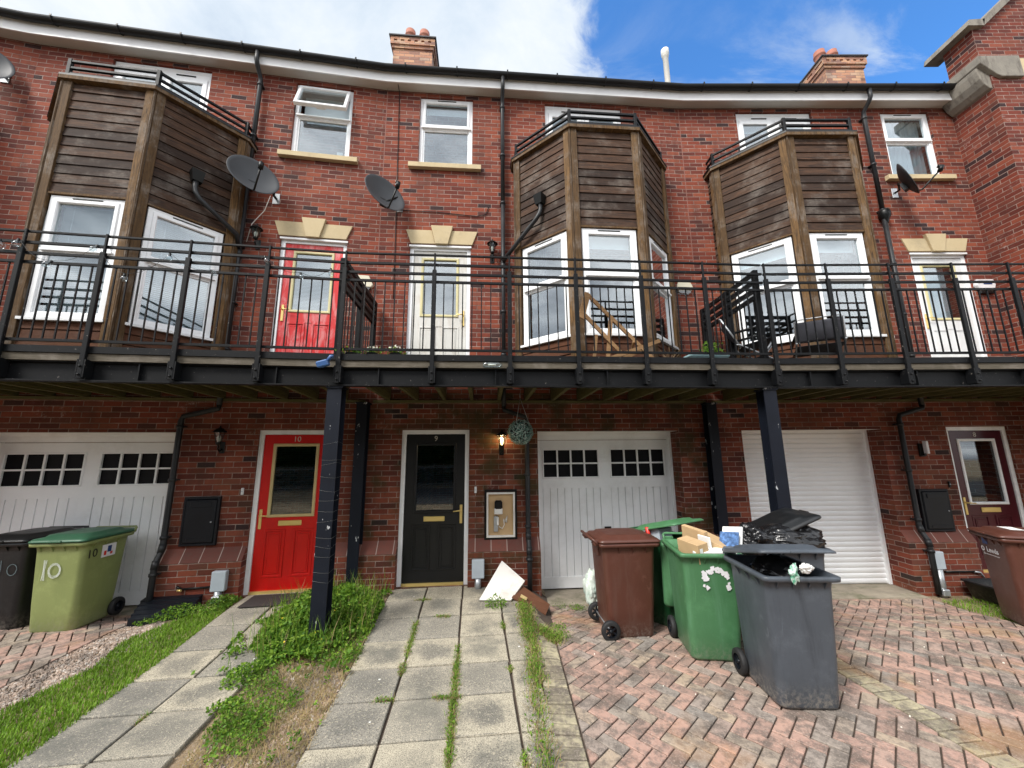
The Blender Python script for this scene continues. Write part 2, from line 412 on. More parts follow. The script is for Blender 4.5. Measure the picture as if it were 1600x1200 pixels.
# ------------------------------------------------------------ mesh helper
class MB:
    def __init__(s, mtx=None): s.v = []; s.f = []; s.mi = []; s.sm = []; s.uvs = None; s.M = mtx or Matrix(); s.mats = []
    def m(s, name):
        if name not in s.mats: s.mats.append(name)
        s.cur = s.mats.index(name); return s
    cur = 0
    def add(s, vs, fs, smooth=False, M=None):
        b = len(s.v); T = s.M @ M if M is not None else s.M
        s.v += [T @ Vector(p) for p in vs]
        for f in fs: s.f.append([b+i for i in f]); s.mi.append(s.cur); s.sm.append(smooth)
        return s
    def box(s, x0, x1, y0, y1, z0, z1, M=None):
        if x0 > x1: x0, x1 = x1, x0
        if y0 > y1: y0, y1 = y1, y0
        if z0 > z1: z0, z1 = z1, z0
        vs = [(x, y, z) for z in (z0, z1) for y in (y0, y1) for x in (x0, x1)]
        return s.add(vs, [(0, 2, 3, 1), (4, 5, 7, 6), (0, 1, 5, 4), (2, 6, 7, 3), (0, 4, 6, 2), (1, 3, 7, 5)], M=M)
    def ch(s, x0, x1, y0, y1, z0, z1, c=.004, M=None):            # box with chamfered edges
        X = (x0, x1); Y = (y0, y1); Z = (z0, z1); vs = []; idx = {}
        for i in (0, 1):
            for j in (0, 1):
                for k in (0, 1):
                    sx, sy, sz = (c if i == 0 else -c), (c if j == 0 else -c), (c if k == 0 else -c)
                    for a, p in (('x', (X[i], Y[j]+sy, Z[k]+sz)), ('y', (X[i]+sx, Y[j], Z[k]+sz)), ('z', (X[i]+sx, Y[j]+sy, Z[k]))):
                        idx[(i, j, k, a)] = len(vs); vs.append(p)
        g = lambda *k: idx[k]
        fs = []
        for i in (0, 1): fs.append([g(i, 0, 0, 'x'), g(i, 1, 0, 'x'), g(i, 1, 1, 'x'), g(i, 0, 1, 'x')][::(1 if i else -1)])
        for j in (0, 1): fs.append([g(0, j, 0, 'y'), g(0, j, 1, 'y'), g(1, j, 1, 'y'), g(1, j, 0, 'y')][::(1 if j else -1)])
        for k in (0, 1): fs.append([g(0, 0, k, 'z'), g(1, 0, k, 'z'), g(1, 1, k, 'z'), g(0, 1, k, 'z')][::(1 if k else -1)])
        for j in (0, 1):
            for k in (0, 1): fs.append([g(0, j, k, 'y'), g(1, j, k, 'y'), g(1, j, k, 'z'), g(0, j, k, 'z')][::(1 if (j ^ k) else -1)])
        for i in (0, 1):
            for k in (0, 1): fs.append([g(i, 0, k, 'x'), g(i, 1, k, 'x'), g(i, 1, k, 'z'), g(i, 0, k, 'z')][::(1 if not (i ^ k) else -1)])
        for i in (0, 1):
            for j in (0, 1): fs.append([g(i, j, 0, 'x'), g(i, j, 1, 'x'), g(i, j, 1, 'y'), g(i, j, 0, 'y')][::(1 if (i ^ j) else -1)])
        for i in (0, 1):
            for j in (0, 1):
                for k in (0, 1): fs.append([g(i, j, k, 'x'), g(i, j, k, 'y'), g(i, j, k, 'z')][::(1 if (i+j+k) % 2 else -1)])
        return s.add(vs, fs, M=M)
    def prism(s, poly, y0, y1, M=None):                           # poly in (x,z), extruded along y
        n = len(poly); vs = [(x, y0, z) for x, z in poly] + [(x, y1, z) for x, z in poly]
        fs = [list(range(n)), list(range(2*n-1, n-1, -1))] + [[i, i+n, (i+1) % n+n, (i+1) % n] for i in range(n)]
        return s.add(vs, fs, M=M)
    def prismz(s, poly, z0, z1, M=None):                          # poly in (x,y), extruded along z
        n = len(poly); vs = [(x, y, z0) for x, y in poly] + [(x, y, z1) for x, y in poly]
        fs = [list(range(n))[::-1], list(range(n, 2*n))] + [[i, (i+1) % n, (i+1) % n+n, i+n] for i in range(n)]
        return s.add(vs, fs, M=M)
    def prismx(s, poly, x0, x1, M=None):                          # poly in (y,z), extruded along x
        n = len(poly); vs = [(x0, y, z) for y, z in poly] + [(x1, y, z) for y, z in poly]
        fs = [list(range(n)), list(range(2*n-1, n-1, -1))] + [[i, i+n, (i+1) % n+n, (i+1) % n] for i in range(n)]
        return s.add(vs, fs, M=M)
    def ring(s, x0, x1, z0, z1, w, y0, y1, bev=0.0):              # mitred picture frame, y0 = front
        o = [(x0, z0), (x1, z0), (x1, z1), (x0, z1)]; i = [(x0+w, z0+w), (x1-w, z0+w), (x1-w, z1-w), (x0+w, z1-w)]
        b = bev
        of = [(x0+b, z0+b), (x1-b, z0+b), (x1-b, z1-b), (x0+b, z1-b)]; jf = [(x0+w-b, z0+w-b), (x1-w+b, z0+w-b), (x1-w+b, z1-w+b), (x0+w-b, z1-w+b)]
        vs = [(x, y1, z) for x, z in o] + [(x, y0+b, z) for x, z in o] + [(x, y0, z) for x, z in of] + [(x, y0, z) for x, z in jf] + [(x, y0+b, z) for x, z in i] + [(x, y1, z) for x, z in i]
        fs = []
        for k in range(4):
            n = (k+1) % 4
            for a in range(5): fs.append((a*4+k, a*4+n, (a+1)*4+n, (a+1)*4+k))
            fs.append((20+k, 20+n, n, k))
        return s.add(vs, fs)
    def tube(s, pts, r, seg=10, smooth=True, cap=True, r2=None):
        pts = [Vector(p) for p in pts]; n = len(pts); vs = []; fs = []; pu = None
        for i, p in enumerate(pts):
            d = (pts[min(i+1, n-1)] - pts[max(i-1, 0)]).normalized()
            if pu is None: pu = d.orthogonal().normalized()
            pu = (pu - d*pu.dot(d)); pu = pu.normalized() if pu.length > 1e-6 else d.orthogonal().normalized()
            w = d.cross(pu); rr = r if r2 is None else r + (r2-r)*i/(n-1)
            if hasattr(r, '__len__'): rr = r[i]
            vs += [p + pu*(rr*cos(2*pi*k/seg)) + w*(rr*sin(2*pi*k/seg)) for k in range(seg)]
        for i in range(n-1):
            for k in range(seg): fs.append((i*seg+k, i*seg+(k+1) % seg, (i+1)*seg+(k+1) % seg, (i+1)*seg+k))
        s.add(vs, fs, smooth)
        if cap: s.add([], []); b = len(s.v)-len(vs); s.f += [[b+k for k in range(seg)][::-1], [b+(n-1)*seg+k for k in range(seg)]]; s.mi += [s.cur]*2; s.sm += [False]*2
        return s
    def lathe(s, prof, seg=20, M=None, smooth=True):              # prof [(r,z)]
        vs = [(r*cos(2*pi*k/seg), r*sin(2*pi*k/seg), z) for r, z in prof for k in range(seg)]
        fs = [(i*seg+k, i*seg+(k+1) % seg, (i+1)*seg+(k+1) % seg, (i+1)*seg+k) for i in range(len(prof)-1) for k in range(seg)]
        return s.add(vs, fs, smooth, M)
    def bar(s, a, b, w, h=None):                                  # rectangular bar from a to b
        a = Vector(a); b = Vector(b); d = (b-a); L = d.length; d.normalize(); h = h or w
        q = d.to_track_quat('X', 'Z').to_matrix().to_4x4()
        return s.box(0, L, -w/2, w/2, -h/2, h/2, M=Matrix.Translation(a) @ q)
    def mesh(s, name, uvbox=True):
        me = bpy.data.meshes.new(name); me.from_pydata([tuple(p) for p in s.v], [], s.f)
        for n in s.mats: me.materials.append(MT[n])
        me.polygons.foreach_set('material_index', s.mi); me.polygons.foreach_set('use_smooth', s.sm)
        ul = me.uv_layers.new(name='UVMap').data
        if s.uvs: ul.foreach_set('uv', s.uvs)
        elif uvbox:
            vt = me.vertices
            for p in me.polygons:
                n = p.normal
                if abs(n.z) > .75: tx, ty = Vector((1, 0, 0)), Vector((0, 1, 0))
                else: tx, ty = Vector((-n.y, n.x, 0)).normalized(), Vector((0, 0, 1))
                for li in p.loop_indices:
                    c = vt[me.loops[li].vertex_index].co; ul[li].uv = (c.dot(tx), c.dot(ty))
        me.update(); return me
    def obj(s, name, parent=None, loc=None, rot=None):
        o = bpy.data.objects.new(name, s.mesh(name)); C.objects.link(o)
        if parent is not None: o.parent = parent
        if loc is not None: o.location = loc
        if rot is not None: o.rotation_euler = rot
        return o
def B(*mats):
    b = MB(); [b.m(m) for m in mats]; b.cur = 0
    return b
def tag(o, label=None, cat=None, group=None, kind=None):
    if label: o['label'] = label
    if cat: o['category'] = cat
    if group: o['group'] = group
    if kind: o['kind'] = kind
    return o
def thing(name, label, cat, loc=(0, 0, 0), rz=0.0, group=None):
    o = bpy.data.objects.new(name, None); C.objects.link(o); o.location = loc; o.rotation_euler = (0, 0, rz); o.empty_display_size = .2
    return tag(o, label, cat, group)
def bevel(o, w=.004, seg=2):
    m = o.modifiers.new('bevel', 'BEVEL'); m.width = w; m.segments = seg; m.limit_method = 'ANGLE'; return o
def text_mb(txt, size, matname, depth=.002, M=None):
    cu = bpy.data.curves.new('t', 'FONT'); cu.body = txt; cu.size = size; cu.extrude = depth; cu.align_x = 'CENTER'; cu.align_y = 'CENTER'; cu.resolution_u = 3
    o = bpy.data.objects.new('t', cu); C.objects.link(o)
    me = bpy.data.meshes.new_from_object(o.evaluated_get(bpy.context.evaluated_depsgraph_get()))
    b = B(matname); T = M if M is not None else Matrix()
    b.add([v.co for v in me.vertices], [list(p.vertices) for p in me.polygons], M=T)
    bpy.data.objects.remove(o); bpy.data.meshes.remove(me); bpy.data.curves.remove(cu)
    return b
UPR = Matrix.Rotation(R(90), 4, 'X')      # text standing in the xz plane, facing -y

def sstep(t): t = min(max(t, 0), 1); return t*t*(3-2*t)
def gz(x, y):                              # height of the ground: falls from the doors towards the street, drive lower than the path
    path = -.09*sstep((5.4-y)/1.8)
    drive = -.10 - .11*sstep((y-4.3)/1.3) - .03*sstep((x-3)/2)
    left = -.06 - .08*sstep((y-4.5)/.9)
    if x > .2: return path + (drive-path)*sstep((x-.2)/.2)
    if x < -3.95: return path + (left-path)*sstep((-3.95-x)/.35)
    return path

# ------------------------------------------------------------ the terrace
J = [Vector((-7.172, 4.858)), Vector((-2.115, 5.658)), Vector((3.108, 6.070)), Vector((8.183, 6.114))]
d11 = Vector((cos(R(13.5)), sin(R(13.5)))); J = [J[0]-d11*5.15] + J
EAVE = 8.05
class Frame:
    def __init__(s, i, mirror, Wm):
        s.a, s.b = J[i], J[i+1]; s.W = (s.b-s.a).length; s.Wm = Wm; s.mir = mirror
        e = (s.b-s.a).normalized(); s.rz = math.atan2(e.y, e.x)
        s.T = Matrix.Translation((s.a.x, s.a.y, 0)) @ Matrix.Rotation(s.rz, 4, 'Z')
    def X(s, d): return s.Wm-d if s.mir else d                 # d = distance from the joint beside the doors
    def r(s, a, b): return tuple(sorted((s.X(a), s.X(b))))
    def at(s, x, n, z): return s.T @ Vector((x, -n, z))        # n = distance out from the wall face
FR = {'11': Frame(0, False, 5.15), '10': Frame(1, True, 5.13), '9': Frame(2, False, 5.24), '8': Frame(3, True, 5.21)}

def wall_mesh(W, x_end, holes, plinths, lower, upper):
    b = B(upper, lower, 'brick_plinth_slope', 'interior_wall', 'render_white')
    xs = sorted({0, x_end} | {v for h in holes for v in h[:2]}); zs = sorted({-.35, 2.72, EAVE} | {v for h in holes for v in h[2:4]})
    for i in range(len(xs)-1):
        for k in range(len(zs)-1):
            x0, x1, z0, z1 = xs[i], xs[i+1], zs[k], zs[k+1]; cx, cz = (x0+x1)/2, (z0+z1)/2
            if any(h[0] < cx < h[1] and h[2] < cz < h[3] for h in holes): continue
            b.cur = 1 if cz < 2.72 else 0
            b.add([(x0, 0, z0), (x1, 0, z0), (x1, 0, z1), (x0, 0, z1)], [(0, 1, 2, 3)])
            b.cur = 3
            b.add([(x0, .33, z0), (x1, .33, z0), (x1, .33, z1), (x0, .33, z1)], [(3, 2, 1, 0)])
    for h in holes:
        x0, x1, z0, z1 = h[:4]; b.cur = 1 if z1 < 2.72 else 0
        b.add([(x0, 0, z0), (x0, .33, z0), (x0, .33, z1), (x0, 0, z1)], [(3, 2, 1, 0)])
        b.add([(x1, 0, z0), (x1, .33, z0), (x1, .33, z1), (x1, 0, z1)], [(0, 1, 2, 3)])
        b.add([(x0, 0, z0), (x1, 0, z0), (x1, .33, z0), (x0, .33, z0)], [(3, 2, 1, 0)])
        b.cur = 4 if h[4:] else b.cur
        b.add([(x0, 0, z1), (x1, 0, z1), (x1, .33, z1), (x0, .33, z1)], [(0, 1, 2, 3)])
    for x0, x1 in plinths:
        b.cur = 1; n = .10
        b.add([(x0, -n, -.35), (x1, -n, -.35), (x1, -n, .46), (x0, -n, .46)], [(0, 1, 2, 3)])
        for x, s in ((x0, 1), (x1, -1)):
            b.add([(x, 0, -.35), (x, -n, -.35), (x, -n, .46), (x, 0, .62)], [(0, 1, 2, 3)][::1] if s == 1 else [(3, 2, 1, 0)])
        b.cur = 2
        b.add([(x0, -n, .46), (x1, -n, .46), (x1, 0, .62), (x0, 0, .62)], [(0, 1, 2, 3)])
    # shell: sides, back, floors
    b.cur = 3
    D = 8.0
    for z in (0.0, 2.85, 5.55): b.box(0.02, x_end-.02, .335, D, z-.12, z-.02)
    b.cur = 0
    b.box(0.005, x_end-.005, D, D+.3, -.35, EAVE)
    b.box(0.001, .018, .335, D, -.35, EAVE); b.box(x_end-.018, x_end-.001, .335, D, -.35, EAVE)
    b.box(0.02, x_end-.02, .335, D, EAVE-.12, EAVE-.02)
    return b

def window(hs, M, x0, x1, z0, z1, fill=None, top_open=0, name='window', rail=.44, leaves=1, board=False):
    """white plastic window in the xz plane of M, front at y=0"""
    b = MB(M); b.m('upvc_white').m('lamp_black').m('upvc_white')
    f = .062
    b.ring(x0, x1, z0, z1, f, 0, .07, .006)
    panes = []
    if leaves == 2:                                               # french window
        xm = (x0+x1)/2
        b.box(xm-.03, xm+.03, .006, .065, z0+f, z1-f)
        for a, c in ((x0+f+.004, xm-.034), (xm+.034, x1-f-.004)):
            b.ring(a, c, z0+f+.004, z1-f-.09, .075, -.008, .05, .008); panes.append((a+.075, c-.075, z0+f+.079, z1-f-.165, .02))
        b.box(x0+f, x1-f, .004, .066, z1-f-.088, z1-f)
        b.cur = 1
        for a in (x0+.22*(x1-x0), x0+.62*(x1-x0)): b.box(a, a+.28, -.006, .003, z1-f-.052, z1-f-.035)
        b.cur = 0
    else:
        zm = z0 + (z1-z0)*(1-rail)
        b.box(x0+f, x1-f, .004, .066, zm-.028, zm+.028)
        b.ring(x0+f-.004, x1-f+.004, z0+f-.004, zm-.024, .028, .018, .06, .004); panes.append((x0+f+.024, x1-f-.024, z0+f+.024, zm-.052, .035))
        if not top_open:
            b.ring(x0+f-.012, x1-f+.012, zm+.02, z1-f+.012, .048, -.014, .05, .008); panes.append((x0+f+.036, x1-f-.036, zm+.068, z1-f-.036, .02))
        b.cur = 1; cx = (x0+x1)/2
        b.box(cx-.16, cx+.16, -.008, .0, z1-.042, z1-.028); b.cur = 0
        b.box(x0+.03, x1-.03, -.030, .0, zm-.012, zm+.010)
    if board: b.box(x0-.03, x1+.03, -.045, .0, z0-.035, z0-.002)
    w = b.obj(name, hs)
    if top_open:
        zt = z1-f; zm = z0+(z1-z0)*(1-rail)
        T = M @ Matrix.Translation((0, -.02, zt)) @ Matrix.Rotation(-top_open, 4, 'X') @ Matrix.Translation((0, 0, -zt))
        s = MB(T); s.m('upvc_white'); s.ring(x0+f-.012, x1-f+.012, zm+.0, z1-f+.012, .05, -.03, .03, .008)
        s.box((x0+x1)/2-.07, (x0+x1)/2+.07, .03, .055, zm+.01, zm+.03)
        sh = s.obj('open_sash', w)
        g = MB(T); g.m('glass'); g.box(x0+f+.036, x1-f-.036, .0, .004, zm+.048, z1-f-.036); g.obj('pane', w)
    for a, c, d, e, y in panes:
        g = MB(M); g.m('glass'); g.box(a-.004, c+.004, y, y+.004, d-.004, e+.004); g.obj('pane', w)
    ia, ic, iz0, iz1 = x0+f+.02, x1-f-.02, z0+f+.01, z1-f-.01
    if fill == 'venetian':
        v = MB(M); v.m('blind_white'); n = int((iz1-iz0)/.026)
        for k in range(n):
            z = iz0+.015+k*.026; tl = .008
            v.add([(ia, .10-.009, z+tl), (ic, .10-.009, z+tl), (ic, .10+.009, z-tl), (ia, .10+.009, z-tl)], [(0, 1, 2, 3)])
        for x in (ia+.12, ic-.12): v.box(x-.002, x+.002, .085, .087, iz0, iz1)
        v.obj('venetian_blind', w)
    elif fill == 'roller':
        v = MB(M); v.m('blind_white'); v.box(ia, ic, .10, .103, iz0+(iz1-iz0)*.04, iz1); v.obj('roller_blind', w)
    elif fill in ('net', 'half'):
        def cloth(a, c, ph, mt, nm, zt=iz1, zb=iz0):
            v = MB(M); v.m(mt); N = 60; vs = []; fs = []
            for i in range(N+1):
                x = a+(c-a)*i/N
                y = .13+.018*sin(i*.9+ph)+.010*sin(i*2.3+ph*2)
                vs += [(x, y, zb), (x+.006*sin(i), y*.9+.01, zt)]
            for i in range(N): fs.append((2*i, 2*i+2, 2*i+3, 2*i+1))
            v.add(vs, fs, True); v.obj(nm, w)
        if fill == 'net': cloth(ia, ic, .3, 'net_curtain', 'net_curtain')
        else:
            cloth(ia, ia+(ic-ia)*.42, .6, 'curtain_dark', 'curtain')
    elif fill == 'ledge':
        v = MB(M); v.m('paper_white'); v.box(ic-.16, ic-.07, .12, .14, iz0+.02, iz0+.16); v.box(ia+.12, ia+.3, .13, .16, iz0+.02, iz0+.09); v.obj('window_card', w)
        v = MB(M); v.m('blind_white'); v.box(ia, ic, .16, .163, iz0+(iz1-iz0)*.68, iz1); v.obj('roller_blind', w)
    elif fill == 'pleat':
        v = MB(M); v.m('blind_white'); v.box(ia, ic, .11, .113, iz1-(iz1-iz0)*.13, iz1); v.obj('roller_blind', w)
    return w

def door(hs, M, w, h, leafm, beadm, handle_right, num=None, fill=None, kind='front_door', z0=.0, glassz=(.98, 1.96), label=None, plate=True):
    """door set: frame is the root part; w,h outer size; M puts x=0 at the left of the frame, z=0 at the sill, front y=0"""
    f = .06
    b = MB(M); b.m('upvc_white')
    b.box(0, f, 0, .09, 0, h); b.box(w-f, w, 0, .09, 0, h); b.box(f, w-f, 0, .09, h-f, h)
    fr = b.obj('door_frame', hs)
    if label: fr['label'] = label
    # leaf
    x0, x1, zb, zt = f+.004, w-f-.004, .035, h-f-.006
    gx0, gx1 = x0+.135, x1-.135; g0, g1 = glassz
    l = MB(M); l.m(leafm); y = .018
    l.box(x0, gx0, y, y+.044, zb, zt); l.box(gx1, x1, y, y+.044, zb, zt)
    l.box(gx0, gx1, y, y+.044, g1, zt); l.box(gx0, gx1, y+.006, y+.044, zb, g0)
    # raised lower panels
    lw = x1-x0
    pz0, pz1 = zb+.16, g0-.17
    for a, c in ((.13, .44), (.56, .87)):
        a, c = x0+a*lw, x0+c*lw
        l.ring(a, c, pz0, pz1, .028, y-.006, y+.006, .004)
        l.ring(a+.045, c-.045, pz0+.045, pz1-.045, .02, y-.003, y+.006, .003)
        l.box(a+.066, c-.066, y-.004, y+.006, pz0+.066, pz1-.066)
    for a, c in ((gx0, a0) for a0 in ()): pass
    l.box(gx0, gx1, y, y+.0055, zb, pz0-.002); l.box(gx0, gx1, y, y+.0055, pz1+.002, g0)
    lf = l.obj('door_leaf', fr)
    r = MB(M); r.m(beadm); r.ring(gx0-.012, gx1+.012, g0-.012, g1+.012, .04, y-.014, y+.012, .008); r.obj('glazing_bead', fr)
    g = MB(M); g.m('glass' if z0 > 2 else 'glass_dark'); g.box(gx0+.02, gx1-.02, y+.016, y+.02, g0+.02, g1-.02); g.obj('pane', fr)
    t = MB(M); t.m('brass'); t.box(x0, x1, -.012, .03, .0, .034); t.obj('threshold', fr)
    if plate:
        p = MB(M); p.m('brass'); p.ch(w/2-.15, w/2+.15, y-.014, y-.0005, g0-.125, g0-.055, .006); p.box(w/2-.125, w/2+.125, y-.017, y-.0145, g0-.108, g0-.075); p.obj('letter_plate', fr)
    hx = x1-.045 if handle_right else x0+.045; sg = -1 if handle_right else 1
    p = MB(M); p.m('brass'); p.ch(hx-.019, hx+.019, y-.012, y-.0005, g0-.16, g0+.10, .005)
    p.tube([(hx, y-.01, g0+.02), (hx, y-.05, g0+.02), (hx+sg*.03, y-.058, g0+.02), (hx+sg*.11, y-.055, g0+.012)], .009, 8); p.obj('handle', fr)
    if num:
        text_mb(num, .105, 'text_steel', .002, M @ Matrix.Translation((w/2, y-.004, g1+.072)) @ UPR).obj('house_number', fr)
    if fill == 'venetian':
        v = MB(M); v.m('blind_white'); n = int((g1-g0)/.022)
        for k in range(n):
            z = g0+k*.022; v.add([(gx0, .075, z+.006), (gx1, .075, z+.006), (gx1, .086, z-.006), (gx0, .086, z-.006)], [(0, 1, 2, 3)])
        v.obj('venetian_blind', fr)
    if fill == 'net':
        v = MB(M); v.m('net_curtain'); N = 24; vs = []; fs = []
        for i in range(N+1): vs += [(gx0+.12+(gx1-gx0-.24)*i/N, .09+.012*sin(i*1.3), g0), (gx0+.12+(gx1-gx0-.24)*i/N, .09+.012*sin(i*1.3), g1)]
        for i in range(N): fs.append((2*i, 2*i+2, 2*i+3, 2*i+1))
        v.add(vs, fs, True); v.obj('net_curtain', fr)
    return fr

def garage_door(hs, x0, x1, z0, z1, n):
    """up-and-over door with two glazed lights over boarding; n = set-back"""
    M = Matrix.Translation((0, n, 0))
    b = MB(M); b.m('garage_white')
    b.box(x0, x0+.055, -.03, .06, z0, z1); b.box(x1-.055, x1, -.03, .06, z0, z1)
    b.prismx([(-.05, z1), (-.05, z1-.03), (-.03, z1-.05), (-.03, z1-.10), (-.01, z1-.13), (.06, z1-.13), (.06, z1)], x0+.055, x1-.055)
    x0 += .06; x1 -= .06; z1 -= .137; xm = (x0+x1)/2
    stile, mid = .07, .085
    top = z1-.13; gb = top-.46; rail = gb-.15
    zb = z0+.02
    b.box(x0, x1, 0, .04, top, z1); b.box(x0, x0+stile, 0, .04, zb, top); b.box(x1-stile, x1, 0, .04, zb, top)
    b.box(xm-mid, xm+mid, 0, .04, zb, top)
    for a, c in ((x0+stile, xm-mid), (xm+mid, x1-stile)):
        b.box(a, c, 0, .04, rail, gb); b.box(a, c, 0, .04, zb, zb+.16)
        nb = 8; wv = (c-a)/nb
        for k in range(nb):
            u0, u1 = a+k*wv, a+(k+1)*wv
            b.prismz([(u0, .04), (u0, .030), (u0+.006, .028), (u0+.007, .008), (u1-.007, .008), (u1-.006, .028), (u1, .030), (u1, .04)], zb+.16, rail)
        b.ring(a, c, gb, top, .024, -.012, .02, .006)
        for k in range(1, 4):
            u = a+.024+(c-a-.048)*k/4; b.box(u-.012, u+.012, -.006, .02, gb+.024, top-.024)
        zm = (gb+top)/2
        for k in range(4):
            u0 = a+.024+(c-a-.048)*k/4+(.012 if k else 0); u1 = a+.024+(c-a-.048)*(k+1)/4-(.012 if k < 3 else 0)
            b.box(u0, u1, -.005, .019, zm-.012, zm+.012)
    g = b.obj('garage_door', hs)
    for a, c in ((x0+stile, xm-mid), (xm+mid, x1-stile)):
        p = MB(M); p.m('pane_black'); p.box(a+.02, c-.02, .024, .034, gb+.02, top-.02); p.obj('obscured_pane', g)
    h = MB(M); h.m('lamp_black'); h.box(xm-.05, xm+.05, -.02, -.0005, rail-.62, rail-.58); h.obj('handle', g)
    return g
def roller_door(hs, x0, x1, z0, z1, n):
    b = MB(Matrix.Translation((0, n, 0))); b.m('shutter_white')
    b.box(x0, x0+.06, -.04, .03, z0, z1); b.box(x1-.06, x1, -.04, .03, z0, z1)
    prof = []; p = .077; z = z0
    while z < z1-.11: prof += [(.012, z), (.002, z+.010), (-.004, z+.030), (-.004, z+.050), (.002, z+.066), (.012, z+.074)]; z += p
    poly = prof + [(.04, z), (.04, z0)]
    vs = [(x, y, zz) for x in (x0+.06, x1-.06) for y, zz in prof]; m = len(prof)
    b.add(vs, [(i, i+m, i+m+1, i+1) for i in range(m-1)])
    b.box(x0+.06, x1-.06, -.03, .04, z, z1)
    return b.obj('roller_door', hs)

def bay(hs, fr, cx, fills, zdeck=2.86, ztop=6.58, board=False):
    n1, n2 = .2, .93; hw, hf = 1.27, .52
    pts = [(cx-hw, 0), (cx-hw, -n1), (cx-hf, -n2), (cx+hf, -n2), (cx+hw, -n1), (cx+hw, 0)]
    zc = 4.99                                     # foot of the upper cladding
    faces = [(pts[i], pts[i+1]) for i in range(5)]
    # boards
    for i, (p, q) in enumerate(faces):
        L = math.hypot(q[0]-p[0], q[1]-p[1]); a = math.atan2(q[1]-p[1], q[0]-p[0])
        M = Matrix.Translation((p[0], p[1], 0)) @ Matrix.Rotation(a, 4, 'Z')
        e = .075 if L > .5 else 0.0
        b = MB(M); b.m('clad').m('clad_red'); b.cur = 0
        z = zc
        def boards(z, zt, first):
            h = .131
            while z < zt-.02:
                t = min(z+h, zt)
                b.prismx([(.03, z+.003), (.000+rnd(-.002, .002), z+.005), (.012, t-.002), (.03, t-.002)], e, L-e); z = t
        if L < .5: boards(zdeck, ztop-.03, 0)
        else: boards(zc, ztop-.03, 0)
        b.obj('cladding', hs)
        if L > .5:
            b = MB(M); b.m('clad_red'); boards(zdeck, 3.37, 0); b.obj('apron_cladding', hs)
        if L > .5:
            b = MB(M); b.m('post_wood')
            b.box(e, L-e, -.012, .03, zc-.028, zc-.004)                      # drip board over the window
            b.obj('drip_board', hs)
            wx0, wx1 = e+.055, L-e-.055
            w = window(hs, M @ Matrix.Translation((0, .012, 0)), e+.045, L-e-.045, 3.39, zc-.035, fills[i-1], name='bay_window', rail=.46, board=True)
    # corner posts: pairs of boards meeting at each corner
    for i in range(1, 5):
        p = Vector(pts[i]); prv = Vector(pts[i-1]); nx = Vector(pts[i+1])
        b = B('post_wood')
        for q, sg in ((prv, -1), (nx, 1)):
            d = (q-p).normalized(); a = math.atan2(d.y, d.x)
            M = Matrix.Translation((p.x, p.y, 0)) @ Matrix.Rotation(a, 4, 'Z')
            wd = .102 if (q-p).length > .5 else .09
            y0, y1 = (-.022, .03) if sg > 0 else (-.03, .022)
            b.ch(.012, wd, y0, y1, zdeck, ztop-.02, .004, M=M)
        # quarter cover strip on the arris
        b.m('post_wood')
        out = ((p-prv).normalized() + (p-nx).normalized()).normalized()
        c = p + out*.014
        b.tube([(c.x, c.y, zdeck), (c.x, c.y, ztop-.02)], .018, 6, False)
        b.obj('corner_post', hs)
    # flat roof with metal edge
    k = 1.045
    outl = [((x-cx)*k+cx, y*k-(.0 if y == 0 else .015)) for x, y in pts]
    b = B('post_wood', 'gutter_black'); b.prismz([(x, y) for x, y in outl][::1], ztop-.02, ztop+.03)
    b.cur = 1; b.prismz([((x-cx)*1.01+cx, y*1.0) for x, y in outl], ztop+.03, ztop+.055)
    b.obj('bay_roof', hs)
    # guard rails
    b = B('steel_black'); rp = [((x-cx)*.985+cx, y*.985) for x, y in pts]
    for zz in (ztop+.11, ztop+.20, ztop+.30):
        for i in range(1, 4):
            b.bar((*rp[i], zz), (*rp[i+1], zz), .035, .028)
    for zz in (ztop+.11, ztop+.20, ztop+.30):
        b.bar((*rp[1], zz), (rp[1][0], 0, zz), .03, .024); b.bar((*rp[4], zz), (rp[4][0], 0, zz), .03, .024)
    for i in range(1, 5): b.ch(rp[i][0]-.022, rp[i][0]+.022, rp[i][1]-.022, rp[i][1]+.022, ztop+.05, ztop+.33, .003)
    b.obj('guard_rail', hs)

def lintel(hs, fr, d0, d1, z0, z1, zk):
    x0, x1 = fr.r(d0, d1); c = (x0+x1)/2; w = x1-x0; sl = .085; kt, kb = .178, .10
    b = B('sandstone')
    b.prism([(x0+sl, z0), (c-kb-.004, z0), (c-kt-.004+.02, z1), (x0, z1)], -.022, .05)
    b.prism([(c+kb+.004, z0), (x1-sl, z0), (x1, z1), (c+kt+.004-.02, z1)], -.022, .05)
    b.prism([(c-kb, z0-.012), (c+kb, z0-.012), (c+kt, zk), (c-kt, zk)], -.055, .05)
    return bevel(b.obj('lintel', hs), .006)

def pipe_clips(b, x, y, zs, r=.034):
    for z in zs: b.lathe([(r, z-.02), (r+.009, z-.018), (r+.009, z+.018), (r, z+.02)], 12, Matrix.Translation((x, y, 0))); b.box(x-.045, x+.045, y+r-.01, y+.075, z-.008, z+.008)

